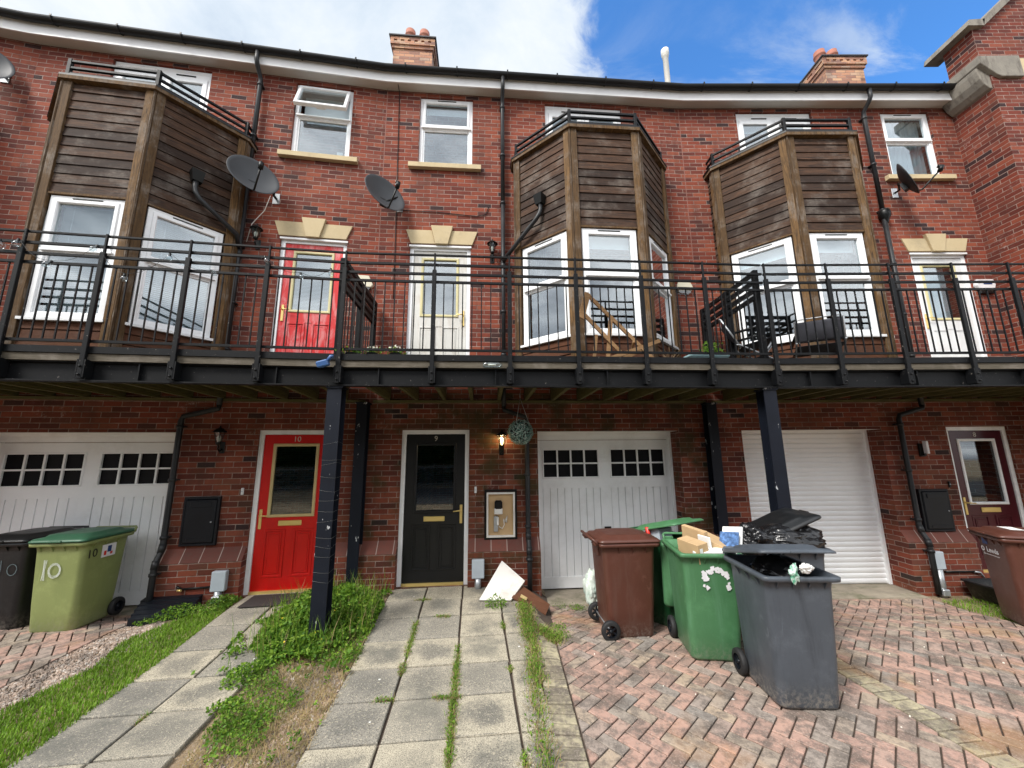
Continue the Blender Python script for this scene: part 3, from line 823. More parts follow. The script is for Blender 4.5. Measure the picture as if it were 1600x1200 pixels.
def house(key, label, num, doorm, updoorm, fills, win_fill, win_open, bayc, garage, number_bead, garz, low='brick_lower', ends=None):
    fr = FR[key]; X = fr.X; r = fr.r
    hs = thing('terraced_house', label, 'house', (fr.a.x, fr.a.y, 0), fr.rz, 'terraced houses of the brick crescent')
    W_ = fr.W
    gx0, gx1 = r(2.50, 4.72)
    if key == '10': gx0, gx1 = .30, 2.612
    bx = bayc
    holes = [(*r(.49, 1.475), 0, 2.16), (*r(.49, 1.465), 2.95, 5.12), (*r(.565, 1.475), 6.62, 7.96), (*r(2.755, 4.155), 5.72, 7.97),
             (gx0, gx1, -.35, 2.13, 1), (bx-.9, bx+.9, 2.95, 5.1)]
    pl = [r(1.475, 2.50)] if key != '10' else [(2.612, X(1.475))]
    lowp = r(-.0, .49)
    if fr.mir: pl.append((X(.49), W_)); pl.append((0, gx0))
    else: pl.append((0, .49)); pl.append((gx1, W_))
    wall_mesh(W_, W_, holes, pl, low, 'brick').obj('wall', hs)
    if key in ('9', '8'):
        b = B('sealant'); b.box(-.006, .006, -.003, .0, .62, EAVE-.01); b.obj('movement_joint', hs)
    # doors
    x0, x1 = r(.49, 1.475)
    hr = not fr.mir
    door(hs, Matrix.Translation((x0, .035, 0)), x1-x0, 2.16, doorm, number_bead, hr, num, kind='front_door')
    x0, x1 = r(.49, 1.465)
    door(hs, Matrix.Translation((x0, .035, 2.95)), x1-x0, 2.17, updoorm, 'cream_bead', hr, None, {'10': 'venetian', '8': 'net'}.get(key), z0=2.95, glassz=(1.0, 1.98), plate=False)
    b = B('fascia_white'); b.box(x0-.01, x1+.01, -.012, .05, 5.105, 5.135); b.obj('door_head', hs)
    lintel(hs, fr, .42, 1.575, 5.155, 5.395, 5.465)
    # window over the door
    x0, x1 = r(.565, 1.475)
    window(hs, Matrix.Translation((0, .04, 0)), x0, x1, 6.62, 7.96, win_fill, win_open)
    b = B('sandstone'); b.prismx([(-.075, 6.52), (-.075, 6.605), (.05, 6.622), (.05, 6.52)], x0-.15, x1+.15); bevel(b.obj('window_sill', hs), .005)
    # french window behind the bay roof
    x0, x1 = r(2.755, 4.155)
    window(hs, Matrix.Translation((0, .04, 0)), x0, x1, 5.9, 7.965, 'pleat', name='french_window', leaves=2)
    # garage
    if garage == 'panel': garage_door(hs, gx0+(-.02), gx1+.02, garz, 2.14, .30)
    else: roller_door(hs, gx0-.02, gx1+.02, garz, 2.14, .30)
    b = B('concrete'); b.box(gx0+.01, gx1-.01, -.27, .42, garz-.25, garz-.004); b.obj('garage_sill', hs)
    bay(hs, fr, bx, fills)
    # eaves
    ex0, ex1 = .004, W_-.004
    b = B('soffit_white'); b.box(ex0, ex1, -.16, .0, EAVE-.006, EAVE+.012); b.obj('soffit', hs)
    b = B('fascia_white'); b.box(ex0, ex1, -.185, -.162, EAVE-.022, EAVE+.17); b.obj('fascia', hs)
    b = B('gutter_black'); pr = []; R_ = .062
    for k in range(11): a = pi+pi*k/10; pr.append((-.25+R_*cos(a), EAVE+.195+R_*sin(a)*1.05))
    pr = pr[::-1]; pin = [(y+(.006 if y < -.25 else -.006), z+.006) for y, z in pr][::-1]
    b.prismx([(y, z) for y, z in pr] + pin, ex0, ex1)
    k = .35
    while k < W_-.1:
        pp = [( -.25+(R_+.008)*cos(pi+pi*j/8), EAVE+.195+(R_+.008)*sin(pi+pi*j/8)*1.05) for j in range(9)]
        b.prismx(pp + [(y*1, z+.004) for y, z in pp[::-1]], k-.012, k+.012) if False else b.tube([(k, y, z) for y, z in pp], .007, 5)
        b.box(k-.012, k+.012, -.325, -.315, EAVE+.185, EAVE+.215); k += .86
    b.obj('gutter', hs)
    b = B('roof_slate'); b.add([(ex0, -.22, EAVE+.19), (ex1, -.22, EAVE+.19), (ex1, 3.9, EAVE+2.5), (ex0, 3.9, EAVE+2.5), (ex1, 8.3, EAVE+.19), (ex0, 8.3, EAVE+.19)], [(0, 1, 2, 3), (3, 2, 4, 5), (0, 3, 5), (1, 4, 2)])
    b.add([(ex0, -.16, EAVE+.0125), (ex1, -.16, EAVE+.0125), (ex1, 8.3, EAVE+.0125), (ex0, 8.3, EAVE+.0125)], [(0, 1, 2, 3)])
    b.obj('roof', hs)
    # rainwater pipe: from gutter, past the balcony, along the pier to the ground
    px = X(1.99 if key != '8' else 1.86); lx = X(2.33)
    if key == '10': lx = X(2.43)
    if key == '8': lx = X(2.27)
    b = B('pipe_grey')
    b.tube([(px, -.25, EAVE+.15), (px, -.25, EAVE-.02), (px, -.20, EAVE-.09), (px, -.085, EAVE-.17), (px, -.07, EAVE-.26), (px, -.07, 5.9)], .034, 12)
    b.tube([(px, -.07, 5.9), (px, -.07, 2.92)], .034, 12)
    pipe_clips(b, px, -.07, (EAVE-.3, 6.8, 5.9, 4.9, 4.0, 3.3), .036)
    y2 = -.075
    b.tube([(px, -.07, 2.5), (px, -.07, 2.45), (lx-.02*(1 if lx > px else -1), -.075, 2.34), (lx, y2, 2.28), (lx, y2, .68), (lx, -.09, .62), (lx, -.165, .50), (lx, -.175, .44), (lx, -.175, -.22)], .034, 12)
    b.tube([(px, -.07, 2.95), (px, -.07, 2.5)], .034, 12)
    pipe_clips(b, lx, y2, (2.2, 1.5, .78), .036); pipe_clips(b, lx, -.175, (.36,), .036)
    b.tube([(lx, -.075, .70), (lx, -.10, .60)], .040, 12); b.tube([(lx, -.155, .52), (lx, -.175, .42)], .040, 12)
    b.obj('drainpipe', hs)
    # hopper outlet of the bay roof
    sgn = 1 if not fr.mir else -1
    if key in ('10', '9'):
        # on the wing face next to the pipe, hung on a short pipe that joins the main pipe
        wx = bx - sgn*.93; wy = -.58
        b = B('lamp_black', 'pipe_grey'); T = Matrix.Translation((wx, wy, 5.50)) @ Matrix.Rotation(sgn*R(45), 4, 'Z')
        b.add([(-.10, -.09, .17), (.10, -.09, .17), (.10, .06, .17), (-.10, .06, .17), (-.055, -.06, .03), (.055, -.06, .03), (.055, .05, .03), (-.055, .05, .03)],
              [(0, 1, 5, 4), (1, 2, 6, 5), (2, 3, 7, 6), (3, 0, 4, 7), (4, 5, 6, 7), (3, 2, 1, 0)], M=T)
        b.cur = 1
        b.tube([(wx, wy-.02, 5.54), (wx, wy-.02, 5.44), (wx-sgn*.02, wy-.03, 5.37), (wx-sgn*.07, wy-.02, 5.28), (bx-sgn*1.33, -.25, 4.98), (px, -.10, 4.84)], .032, 12)
        b.lathe([(.034, -.05), (.043, -.05), (.043, .05), (.034, .05)], 12, Matrix.Translation((px, -.07, 4.78)))
        b.obj('rain_hopper', hs)
    if key == '8':
        b = B('lamp_black'); b.lathe([(.0, .1), (.07, .1), (.085, .06), (.085, -.02), (.05, -.08), (.036, -.14)], 14, Matrix.Translation((px+.02, -.07, 5.80))); b.obj('rain_hopper', hs)
    return hs

# openings of each house; fills = left wing, front, right wing of the bay
H10 = house('10', 'house with red front door 10, dark red faded balcony door and open top window', '10', 'door_red', 'door_red_faded', ('venetian', 'venetian', 'venetian'), 'ledge', R(20), 1.853, 'panel', 'oak_bead', -.14)
H9 = house('9', 'middle house with black front door 9 and white balcony door, grille-topped garage at its right', '9', 'door_black', 'door_white_worn', ('half', 'pleat', 'half'), 'pleat', 0, 3.46, 'panel', 'door_black', -.20, 'brick_mossy')
H8 = house('8', 'house with maroon front door, white roller garage door and net curtains upstairs', '8', 'door_maroon', 'door_white', ('pleat', 'pleat', 'pleat'), 'net', 0, 1.66, 'roller', 'upvc_white', -.222)
H11 = house('11', 'house cut off by the left edge of the photo, only brick and eaves showing', None, 'door_black', 'door_white', ('pleat', 'pleat', 'pleat'), 'pleat', 0, 3.46, 'panel', 'oak_bead', -.14)

# chimneys and flue (parts of their houses)
def chimney(hs, x0, x1, y0, y1, ztop, pots):
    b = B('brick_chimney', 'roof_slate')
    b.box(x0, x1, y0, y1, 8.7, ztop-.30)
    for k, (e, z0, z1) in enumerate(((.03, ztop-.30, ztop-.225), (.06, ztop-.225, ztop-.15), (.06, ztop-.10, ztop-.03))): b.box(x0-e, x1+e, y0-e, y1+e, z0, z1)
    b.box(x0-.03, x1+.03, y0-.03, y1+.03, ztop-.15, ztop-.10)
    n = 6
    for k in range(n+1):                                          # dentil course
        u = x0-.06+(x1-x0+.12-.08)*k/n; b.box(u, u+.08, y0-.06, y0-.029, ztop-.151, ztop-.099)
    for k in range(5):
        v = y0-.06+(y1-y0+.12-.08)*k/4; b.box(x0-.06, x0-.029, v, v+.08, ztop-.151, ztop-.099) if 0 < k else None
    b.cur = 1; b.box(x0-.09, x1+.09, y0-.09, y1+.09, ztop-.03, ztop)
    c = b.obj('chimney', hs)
    for px, py in pots:
        q_ = ztop+.11; b = B('terracotta'); b.lathe([(.12, ztop), (.11, ztop+.05), (.105, q_), (.112, q_+.12), (.124, q_+.13), (.124, q_+.17), (.112, q_+.185), (.112, q_+.27), (.10, q_+.28), (.088, q_+.28), (.08, q_-.1)], 20, Matrix.Translation((px, py, 0)))
        b.obj('chimney_pot', c)
chimney(H9, -.36, .50, 1.5, 2.2, 11.07, ((-.03, 1.66), (.29, 1.66)))
chimney(H8, 4.36, 5.28, 1.5, 2.45, 10.99, ((4.47, 1.68), (4.77, 1.68)))
b = B('flue_white'); b.lathe([(.062, 8.9), (.062, 11.05), (.075, 11.06), (.075, 11.12), (.09, 11.14), (.09, 11.27), (.07, 11.29), (0, 11.29)], 18, Matrix.Translation((5.98, 1.5, 0)))
b.obj('flue_pipe', H9)

# ------------------------------------------------------------ gable house at the right
GX, GY = 8.18, 5.49
GH = thing('gable_house', 'taller brick house whose gable with stone kneeler and coping closes the right edge', 'house', (GX, GY, 0))
b = B('brick_old')
b.prism([(0, -.4), (6.6, -.4), (6.6, 8.3), (6.78, 8.9), (3.3, 12.05), (-.12, 9.02), (-.12, 8.42), (0, 8.42)], 0, .45)
b.box(.0, 6.6, .452, 8, -.4, 8.0)
b.obj('wall', GH)
b = B('weathered_stone')
b.prism([(-.20, 8.25), (.05, 8.02), (.12, 7.98), (.50, 7.98), (.50, 8.40), (-.20, 8.40)], -.05, .62)
q = [(-.20, 8.22)] + [(-.20+.23*(1-cos(a)), 8.22-.42*sin(a)) for a in (R(10), R(30), R(50), R(70), R(90))] + [(.02, 8.22)]
b.prism(q, .02, .60)
bevel(b.obj('kneeler', GH), .012)
b = B('sandstone'); b.box(.502, 6.6, -.025, .02, 8.05, 8.36); b.obj('string_course', GH)
b = B('weathered_stone')
def slope(x0, z0, x1, z1, t=.10):
    b.prism([(x0, z0), (x1, z1), (x1, z1+t*1.4), (x0, z0+t*1.4)], -.07, .52)
b.prism([(-.26, 9.0), (.02, 9.0), (.06, 9.14), (-.22, 9.12)], -.07, .66)
slope(.02, 9.0, 3.3, 12.05); slope(6.78, 8.9, 3.3, 12.05)
b.obj('coping', GH)
b = B('roof_slate'); b.add([(1.5, .45, 9.4), (1.5, 8, 9.4), (3.3, 8, 11.0), (3.3, .45, 11.0), (6.6, .45, 8.2), (6.6, 8, 8.2)], [(0, 1, 2, 3), (3, 2, 5, 4)]); b.obj('roof', GH)

# ------------------------------------------------------------ balconies
NR = 1.52                                                            # railings stand this far out from the wall
ZR = (4.135, 4.012, 3.895, 3.795, 2.968)                             # four rails and the bottom rail
def railing_run(b, T, x0, x1, full=True):
    for i, z in enumerate(ZR):
        hh = .018 if i == 0 else .026
        b.box(x0, x1, -NR-.014, -NR+.014, z-hh/2, z+hh/2, M=T)
    n = max(2, round((x1-x0)/.108))
    for k in range(1, n):
        x = x0+(x1-x0)*k/n; b.box(x-.006, x+.006, -NR-.006, -NR+.006, ZR[4]+.013, ZR[3]-.013, M=T)
def balcony(key, label, posts, divider, supports):
    fr = FR[key]
    t = thing('balcony', label, 'balcony', (fr.a.x, fr.a.y, 0), fr.rz, 'steel balconies along the terrace')
    a, c = .062, fr.W-.055
    I = Matrix()
    b = B('steel_black')                                             # channel beam
    b.box(a, c, -1.462, -1.450, 2.568, 2.752); b.box(a, c, -1.53, -1.44, 2.552, 2.5675); b.box(a, c, -1.50, -1.44, 2.7525, 2.762)
    k = .5
    while k < fr.W: b.box(k, k+.012, -1.50, -1.4625, 2.568, 2.752); k += 1.31
    b.obj('beam', t)
    b = B('steel_black'); b.box(a, c, -1.535, -1.527, 2.842, 2.912); b.box(a, c, -1.5265, -1.47, 2.842, 2.849); b.obj('toe_board', t)
    b = B('deck_wood'); z = 2.763
    b.box(a, c, -1.520, -1.482, 2.765, 2.838)
    y = -.03; 
    while y > -1.46: b.box(.03, fr.W-.03, y-.116, y, 2.815, 2.8405); y -= .122
    b.obj('deck', t)
    x = .28
    jm = None
    while x < fr.W-.1:
        b = B('joist_wood')
        if jm is None:
            b.box(-.024, .024, -1.448, -.002, 2.60, 2.812); o = b.obj('joist', t); jm = o.data
        else:
            o = bpy.data.objects.new('joist', jm); C.objects.link(o); o.parent = t
        o.location = (x, 0, rnd(-.006, .004)); o.rotation_euler = (0, 0, R(rnd(-1, 1))); x += .41
    b = B('joist_wood'); b.box(.06, fr.W-.06, -.05, -.003, 2.56, 2.598); b.obj('wall_plate', t)
    xs = [p for p in posts]
    for p in xs:
        b = B('steel_black')
        b.ch(p-.024, p+.024, -NR-.052, -NR-.016, 2.575, 3.93, .004)
        b.ch(p-.010, p+.010, -NR-.040, -NR-.016, 3.93, 4.145, .003)
        b.box(p-.038, p-.026, -NR-.05, -NR+.05, 2.585, 2.77); b.box(p+.026, p+.038, -NR-.05, -NR+.05, 2.585, 2.77)
        for z in (2.615, 2.70): b.lathe([(.0, -.066), (.010, -.066), (.012, -.058), (.012, -.05)], 8, Matrix.Translation((p, -NR-.0, z)) @ Matrix.Rotation(R(90), 4, 'X') @ Matrix.Scale(-1, 4, (0, 0, 1)))
        b.obj('railing_post', t)
    ed = [a] + xs + [c]
    for i in range(len(ed)-1):
        if ed[i+1]-ed[i] < .12: continue
        b = B('steel_black'); railing_run(b, I, ed[i]+.0, ed[i+1]-.0); b.obj('railing', t)
    if divider:                                                      # screen back to the wall at the joint
        b = B('steel_black'); s = .02
        for z in (4.075, 3.965, 3.855, 3.755): b.box(s-.012, s+.030, -1.44, -.06, z-.026, z+.026)
        b.box(s-.006, s+.012, -1.44, -.06, 2.955, 2.985)
        for k in range(13): y = -1.36+k*.102; b.box(s-.006, s+.006, y-.006, y+.006, 2.985, 3.73)
        for y in (-1.44, -.78, -.09): b.ch(s-.03, s+.03, y-.03, y+.03, 2.845, 4.10, .003)
        b.obj('divider', t)
    for (x, n) in supports:
        w = .1524; b = B('post_paint'); zb = -.30
        p = fr.at(x, n, 0); zb = gz(p.x, p.y)-.1
        b.box(x-w/2, x+w/2, -n-w/2, -n-w/2+.010, zb, 2.55); b.box(x-w/2, x+w/2, -n+w/2-.010, -n+w/2, zb, 2.55)
        b.box(x-.004, x+.004, -n-w/2+.0105, -n+w/2-.0105, zb, 2.55)
        b.box(x-.09, x+.09, -n-.09, -n+.09, 2.53, 2.5515)
        c_ = b.obj('support_post', t)
        if key == '9' and n > 1:
            s = B('cord')
            for k in range(13):                                      # thin cord wound round the column
                z = .55+k*.112+rnd(-.03, .03); dz = rnd(-.03, .035); e = w/2+.0025
                s.tube([(x-e, -n-e, z), (x, -n-e, z+dz*.5-.004), (x+e, -n-e, z+dz), (x+e, -n+e, z+dz*.4), (x-e, -n+e, z), (x-e, -n-e, z)], .0008, 4)
            s.obj('wound_cord', c_)
    return t
balcony('11', 'balcony at the far left, beyond house 10', [.9, 1.7, 2.5, 3.3, 4.1, 4.85], False, [(.0, 1.42)])
balcony('10', 'balcony in front of the red faded door, hung with clear ornaments', [.36, 1.15, 1.931, 2.66, 3.465, 4.262], False, [])
balcony('9', 'middle balcony with flower pots at its left end and wooden frame at its right', [.062+.02, 1.10, 1.98, 2.78, 3.59, 4.396], True, [(.045, 1.43), (-.06, .09)])
balcony('8', 'balcony of the house with maroon door, two folded camping chairs on it', [.075, .862, 1.664, 2.475, 3.20, 3.98, 4.72], True, [(-.02, 1.43), (-.03, .09)])

# ------------------------------------------------------------ things on the wall
def dish(key, x, n, z, mount, label, size=.33, nrm=(.70, -.64, .31), sx=1.0):
    fr = FR[key]; c = fr.at(x, n, z); mp = fr.at(mount[0], 0, mount[1])
    t = thing('satellite_dish', label, 'satellite dish', mp, 0, 'satellite dishes on the brick fronts')
    N = Vector(nrm).normalized(); yy = (Vector((0, 0, 1))-N*N.z).normalized(); xx = yy.cross(N); q = Matrix((xx, yy, N)).transposed().to_4x4(); T = Matrix.Translation(c-mp) @ q
    b = MB(T); b.m('dish_grey'); pr = []
    K = 9
    for i in range(K+1): r_ = size*i/K; pr.append((r_, .30*r_*r_/size*.9-.04))
    pr += [(size+.006, pr[-1][1]-.004)] + [(r_, z_-.012) for r_, z_ in pr[::-1]]
    b.lathe(pr, 36); o = b.obj('reflector', t)
    b = MB(T); b.m('lamp_black')
    f0 = (0, -size*.93, .02); f1 = (0, -size*.55, .36)
    b.tube([f0, (0, -size*1.02, .07), f1], .013, 8); b.obj('feed_arm', t)
    b = MB(T); b.m('lamp_black'); b.tube([(0, -size*.62, .34), (0, -size*.40, .40)], .032, 10); b.tube([(0, -size*.44, .395), (0, -size*.30, .36)], .026, 10); b.obj('receiver', t)
    b = B('galvanised', 'lamp_black'); back_ = T @ Vector((0, -size*.35, -.06))
    b.ch(-.05, .05, -.012, .0, -.09, .09, .003, M=Matrix.Rotation(fr.rz, 4, 'Z'))
    b.cur = 1; o2 = Vector((0, 0, 0))+Matrix.Rotation(fr.rz, 3, 'Z') @ Vector((0, -.09, 0)); b.tube([(0, 0, 0), o2, o2+Vector((0, 0, .12)), back_], .019, 8)
    bx = T @ Matrix.Translation((0, -size*.35, -.055)); b.box(-.05, .05, -.07, .07, -.03, .02, M=bx)
    b.obj('bracket', t); return t
dish('10', 3.36, .36, 5.86, (3.54, 5.77), 'grey satellite dish beside the drainpipe under the open window')
dish('9', .12, .30, 5.80, (.30, 5.80), 'grey satellite dish on the joint between houses 10 and 9, under the closed window')
dish('8', 3.52, .36, 6.26, (3.70, 6.28), 'satellite dish seen from behind, under the net curtained window', .30, (.60, -.74, .30))
dish('11', 4.72, .25, 7.36, (4.84, 7.36), 'pale satellite dish cut by the left edge of the photo under the eaves')

def lantern(key, x, z, label, lit=False, down=False):
    fr = FR[key]; p = fr.at(x, 0, z)
    t = thing('wall_lantern', label, 'wall lamp', p, fr.rz, 'black wall lanterns beside the doors')
    b = B('lamp_black'); zz = -.10
    b.ch(-.035, .035, -.014, -.0, -.19, -.03, .006)
    b.tube([(0, -.012, -.13), (0, -.06, -.16), (0, -.105, -.13), (0, -.105, -.07)], .010, 8)
    b.lathe([(0, -.075), (.028, -.07), (.034, -.05), (.030, -.04)], 14, Matrix.Translation((0, -.105, 0)))
    b.lathe([(.088, .095), (.080, .105), (.05, .135), (.028, .150), (.012, .155), (.012, .17), (.005, .185), (0, .187)], 14, Matrix.Translation((0, -.105, 0)))
    b.lathe([(.088, .095), (.060, .095), (.055, .092)], 14, Matrix.Translation((0, -.105, 0)))
    for k in range(6):
        a = k*pi/3; b.tube([(.032*cos(a), -.105+.032*sin(a), -.045), (.066*cos(a), -.105+.066*sin(a), .095)], .004, 5)
    b.obj('bracket', t)
    g = B('glass_lamp'); g.lathe([(.029, -.045), (.062, .093)], 6, Matrix.Translation((0, -.105, 0)), False); g.obj('glass_shade', t)
    g = B('lamp_glow' if lit else 'flower_white'); g.lathe([(0, .055), (.018, .045), (.026, .02), (.02, -.01), (.012, -.04)], 12, Matrix.Translation((0, -.105, 0))); g.obj('bulb', t)
    if lit:
        l = bpy.data.lights.new('lamp', 'POINT'); l.energy = 2.2; l.color = (1, .66, .3); l.shadow_soft_size = .03
        lo = bpy.data.objects.new('lamp_light', l); C.objects.link(lo); lo.parent = t; lo.location = (0, -.105, .075)
    return t
lantern('10', 3.21, 2.03, 'unlit black lantern left of the bright red door 10 on the ground floor')
lantern('9', 1.955, 1.97, 'lit lantern glowing warm beside the hanging foliage ball', True)
lantern('9', 1.815, 5.04, 'unlit black lantern by the drainpipe right of the white balcony door 9')
lantern('10', 3.36, 5.08, 'unlit black lantern left of the faded red balcony door, by the drainpipe')
p = FR['8'].at(3.27, 0, 1.83); t = thing('wall_light', 'slim modern grey wall light left of the maroon door', 'wall lamp', p, FR['8'].rz)
b = B('lamp_black'); b.ch(-.045, .03, -.03, .0, -.13, .07, .004); b.tube([(-.01, -.03, -.10), (-.01, -.07, -.10)], .018, 8); b.obj('body', t)
b = B('sticker_white'); b.ch(-.005, .035, -.10, -.04, -.085, .11, .006); b.obj('diffuser', t)

def meter_box(key, x0, x1, z0, z1, label):
    fr = FR[key]; cx = (x0+x1)/2; t = thing('meter_box', label, 'meter box', fr.at(cx, 0, z0), fr.rz, 'meter boxes on the brick piers')
    w = x1-x0; h = z1-z0
    b = B('meter_black'); b.ring(-w/2, w/2, 0, h, .03, -.045, .02, .005); b.obj('frame', t)
    b = B('meter_black'); b.ch(-w/2+.034, w/2-.034, -.058, .0, .034, h-.034, .010); b.ch(-w/2+.09, w/2-.09, -.066, -.0585, h-.13, h-.06, .003); b.ch(-w/2+.09, w/2-.09, -.063, -.0585, .05, .10, .002); b.obj('door', t)
    b = B('galvanised'); b.lathe([(.0, .012), (.010, .010), (.010, 0)], 10, Matrix.Translation((w/2-.07, -.058, h*.48)) @ Matrix.Rotation(R(90), 4, 'X')); b.obj('lock', t)
    return t
meter_box('10', 2.853, 3.285, .655, 1.272, 'closed black meter box between the drainpipe and the bright red door')
meter_box('8', 3.068, 3.520, .60, 1.212, 'closed black meter box left of the maroon door')
fr = FR['9']; t = thing('open_meter_box', 'open meter box with missing door showing the meter inside, right of the black door', 'meter box', fr.at(1.94, 0, .62), fr.rz, 'meter boxes on the brick piers')
b = B('panel_white', 'lamp_black'); b.ring(-.205, .205, .01, .63, .026, -.05, .0, .004); b.cur = 1; b.ring(-.235, .235, -.02, .67, .029, -.028, .0, .006); b.obj('frame', t)
b = B('cardboard'); b.box(-.178, .178, -.006, -.001, .037, .604); b.obj('back_board', t)
b = B('lamp_black', 'panel_white'); b.ch(-.09, .02, -.10, -.0065, .40, .52, .02); b.cur = 1; b.ch(-.095, .025, -.085, -.0065, .33, .41, .008); b.obj('meter', t)
b = B('galvanised', 'panel_white'); b.ch(-.10, -.04, -.05, -.0065, .09, .30, .004); b.cur = 1; b.ch(-.06, -.03, -.065, -.0505, .18, .29, .003)
b.tube([(-.03, -.04, .16), (.02, -.045, .13), (.05, -.04, .18), (.04, -.03, .26)], .006, 6); b.tube([(.06, -.02, .22), (.09, -.03, .30), (.08, -.02, .21)], .012, 6); b.obj('cut_out', t)

def alarm(key, x, z, label, kind):
    fr = FR[key]; t = thing('alarm_box', label, 'alarm box', fr.at(x, 0, z), fr.rz, 'burglar alarm boxes beside the balcony doors')
    if kind == 'hex':
        b = B('alarm_cream'); b.prism([(-.15, -.02), (-.08, .13), (.08, .13), (.15, -.02), (.12, -.06), (-.12, -.06)], -.07, 0); bevel(b.obj('cover', t), .01)
        b = B('glass_lamp'); b.prism([(-.11, -.0605), (.11, -.0605), (.09, -.11), (-.09, -.11)], -.06, 0); b.obj('strobe', t)
    else:
        b = B('sticker_white'); b.prism([(-.17, .0), (-.15, .10), (.15, .10), (.17, .0), (.13, -.10), (-.11, -.10)], -.06, 0); bevel(b.obj('cover', t), .02, 3)
        b = B('logo_blue'); b.box(-.05, .09, -.066, -.0605, .01, .07); b.obj('badge', t)
        b = B('lamp_black'); b.ch(-.11, .12, -.05, .0, -.15, -.101, .01); b.obj('strobe', t)
alarm('9', 5.01, 4.50, 'cream hexagonal alarm box between the two bays', 'hex')
alarm('10', 4.93, 4.42, 'cream wedge alarm box tucked behind the divider of the middle balcony', 'hex')
alarm('8', 4.87, 4.52, 'white alarm box with blue badge right of the white balcony door at the right edge', 'w')

# electricity feed boxes low on the piers
def feed_box(key, x, z, low, label, n=.10):
    fr = FR[key]; t = thing('cable_box', label, 'utility box', fr.at(x, n, low), fr.rz, 'small grey utility boxes low on the piers')
    h = z-low
    b = B('socket_grey'); b.ch(-.085, .085, -.075, .0, h-.12, h+.12, .008); b.obj('cover', t)
    b = B('galvanised'); b.tube([(0, -.04, -.02), (0, -.04, h-.121)], .042, 14); b.ch(-.05, .05, -.10, .0, 0.0, .09, .01) if key != '9' else None; b.obj('conduit', t)
feed_box('9', 1.62, .25, -.02, 'grey utility box on a round grey pipe right of the black door')
feed_box('10', 3.44, .24, -.02, 'pale grey utility box left of the bright red door')
feed_box('8', 3.02, .23, -.24, 'grey utility box beside the drainpipe of the roller garage', .12)
fr = FR['10']; t = thing('service_pipe', 'thin dark pipe with tap running sideways on the red door pier', 'pipe', fr.at(3.0, .1, .16), fr.rz)
b = B('lamp_black', 'brass'); b.tube([(.0, -.02, .0), (.36, -.02, .01)], .011, 8); b.tube([(-.05, -.02, .03), (.0, -.02, .0)], .016, 8); b.cur = 1; b.tube([(-.03, -.03, -.01), (.02, -.05, -.01)], .014, 8); b.obj('pipe', t)
fr = FR['8']; t = thing('service_pipe', 'thin black pipe running sideways left of the leaning brown bin', 'pipe', fr.at(3.15, .1, .06), fr.rz)
b = B('lamp_black', 'galvanised'); b.tube([(.0, -.02, .0), (.5, -.02, .0)], .012, 8); b.cur = 1; b.tube([(.42, -.03, .0), (.5, -.03, -.01), (.55, -.03, -.10)], .012, 8); b.obj('pipe', t)
for key, x, z, m_, lb in (('9', 1.575, 1.29, 'sticker_white', 'small white doorbell right of the black door'), ('10', 3.53, 1.33, 'sticker_white', 'small white doorbell left of the bright red door'), ('8', 3.60, 1.28, 'lamp_black', 'black doorbell left of the maroon door')):
    fr = FR[key]; t = thing('doorbell', lb, 'doorbell', fr.at(x, 0, z), fr.rz, 'doorbells beside the front doors')
    b = B(m_); b.ch(-.016, .016, -.02, 0, -.045, .045, .004); b.obj('plate', t)
    b = B('socket_grey'); b.lathe([(0, .006), (.008, .005), (.009, 0)], 10, Matrix.Translation((0, -.02, 0)) @ Matrix.Rotation(R(90), 4, 'X')); b.obj('button', t)
# telephone cable
fr = FR['9']; b = B('lamp_black')
b.tube([fr.at(.20, .155, 8.06), fr.at(.205, .01, 8.0), fr.at(.235, .012, 6.4), fr.at(.26, .012, 5.0), fr.at(.27, .012, 4.2)], .006, 6)
tag(b.obj('wall_cable'), 'thin black cable running down the brick from the eaves past a dish', 'cable')
b = B('lamp_black'); b.tube([fr.at(.32, .012, 5.74), fr.at(.9, .012, 5.73), fr.at(1.55, .012, 5.68), fr.at(1.70, .012, 5.72), fr.at(1.76, .012, 5.86)], .006, 6)
tag(b.obj('wall_cable'), 'thin black cable running sideways above the white balcony door', 'cable')
fr = FR['10']; b = B('panel_white'); b.tube([fr.at(3.50, .10, 5.75), fr.at(3.42, .06, 5.52), fr.at(3.25, .03, 5.30), fr.at(3.20, .02, 5.0)], .006, 6)
tag(b.obj('wall_cable'), 'short white cable drooping from the dish beside the faded red door', 'cable')

# ------------------------------------------------------------ wheelie bins
def rrect(w, d, r, cy, z, n=5):
    out = []
    for k, (sx, sy) in enumerate(((1, 1), (-1, 1), (-1, -1), (1, -1))):
        for j in range(n+1):
            a = k*pi/2 + (pi/2)*j/n; out.append((sx*(w/2-r)+r*cos(a), cy+sy*(d/2-r)+r*sin(a), z))
    return out
def loft(b, rings, cap0=False, cap1=False, smooth=True):
    n = len(rings[0]); vs = [p for r_ in rings for p in r_]
    fs = [(i*n+k, i*n+(k+1) % n, (i+1)*n+(k+1) % n, (i+1)*n+k) for i in range(len(rings)-1) for k in range(n)]
    b.add(vs, fs, smooth)
    o = len(b.v)-len(vs)
    if cap0: b.f.append([o+k for k in range(n)][::-1]); b.mi.append(b.cur); b.sm.append(False)
    if cap1: b.f.append([o+(len(rings)-1)*n+k for k in range(n)]); b.mi.append(b.cur); b.sm.append(False)
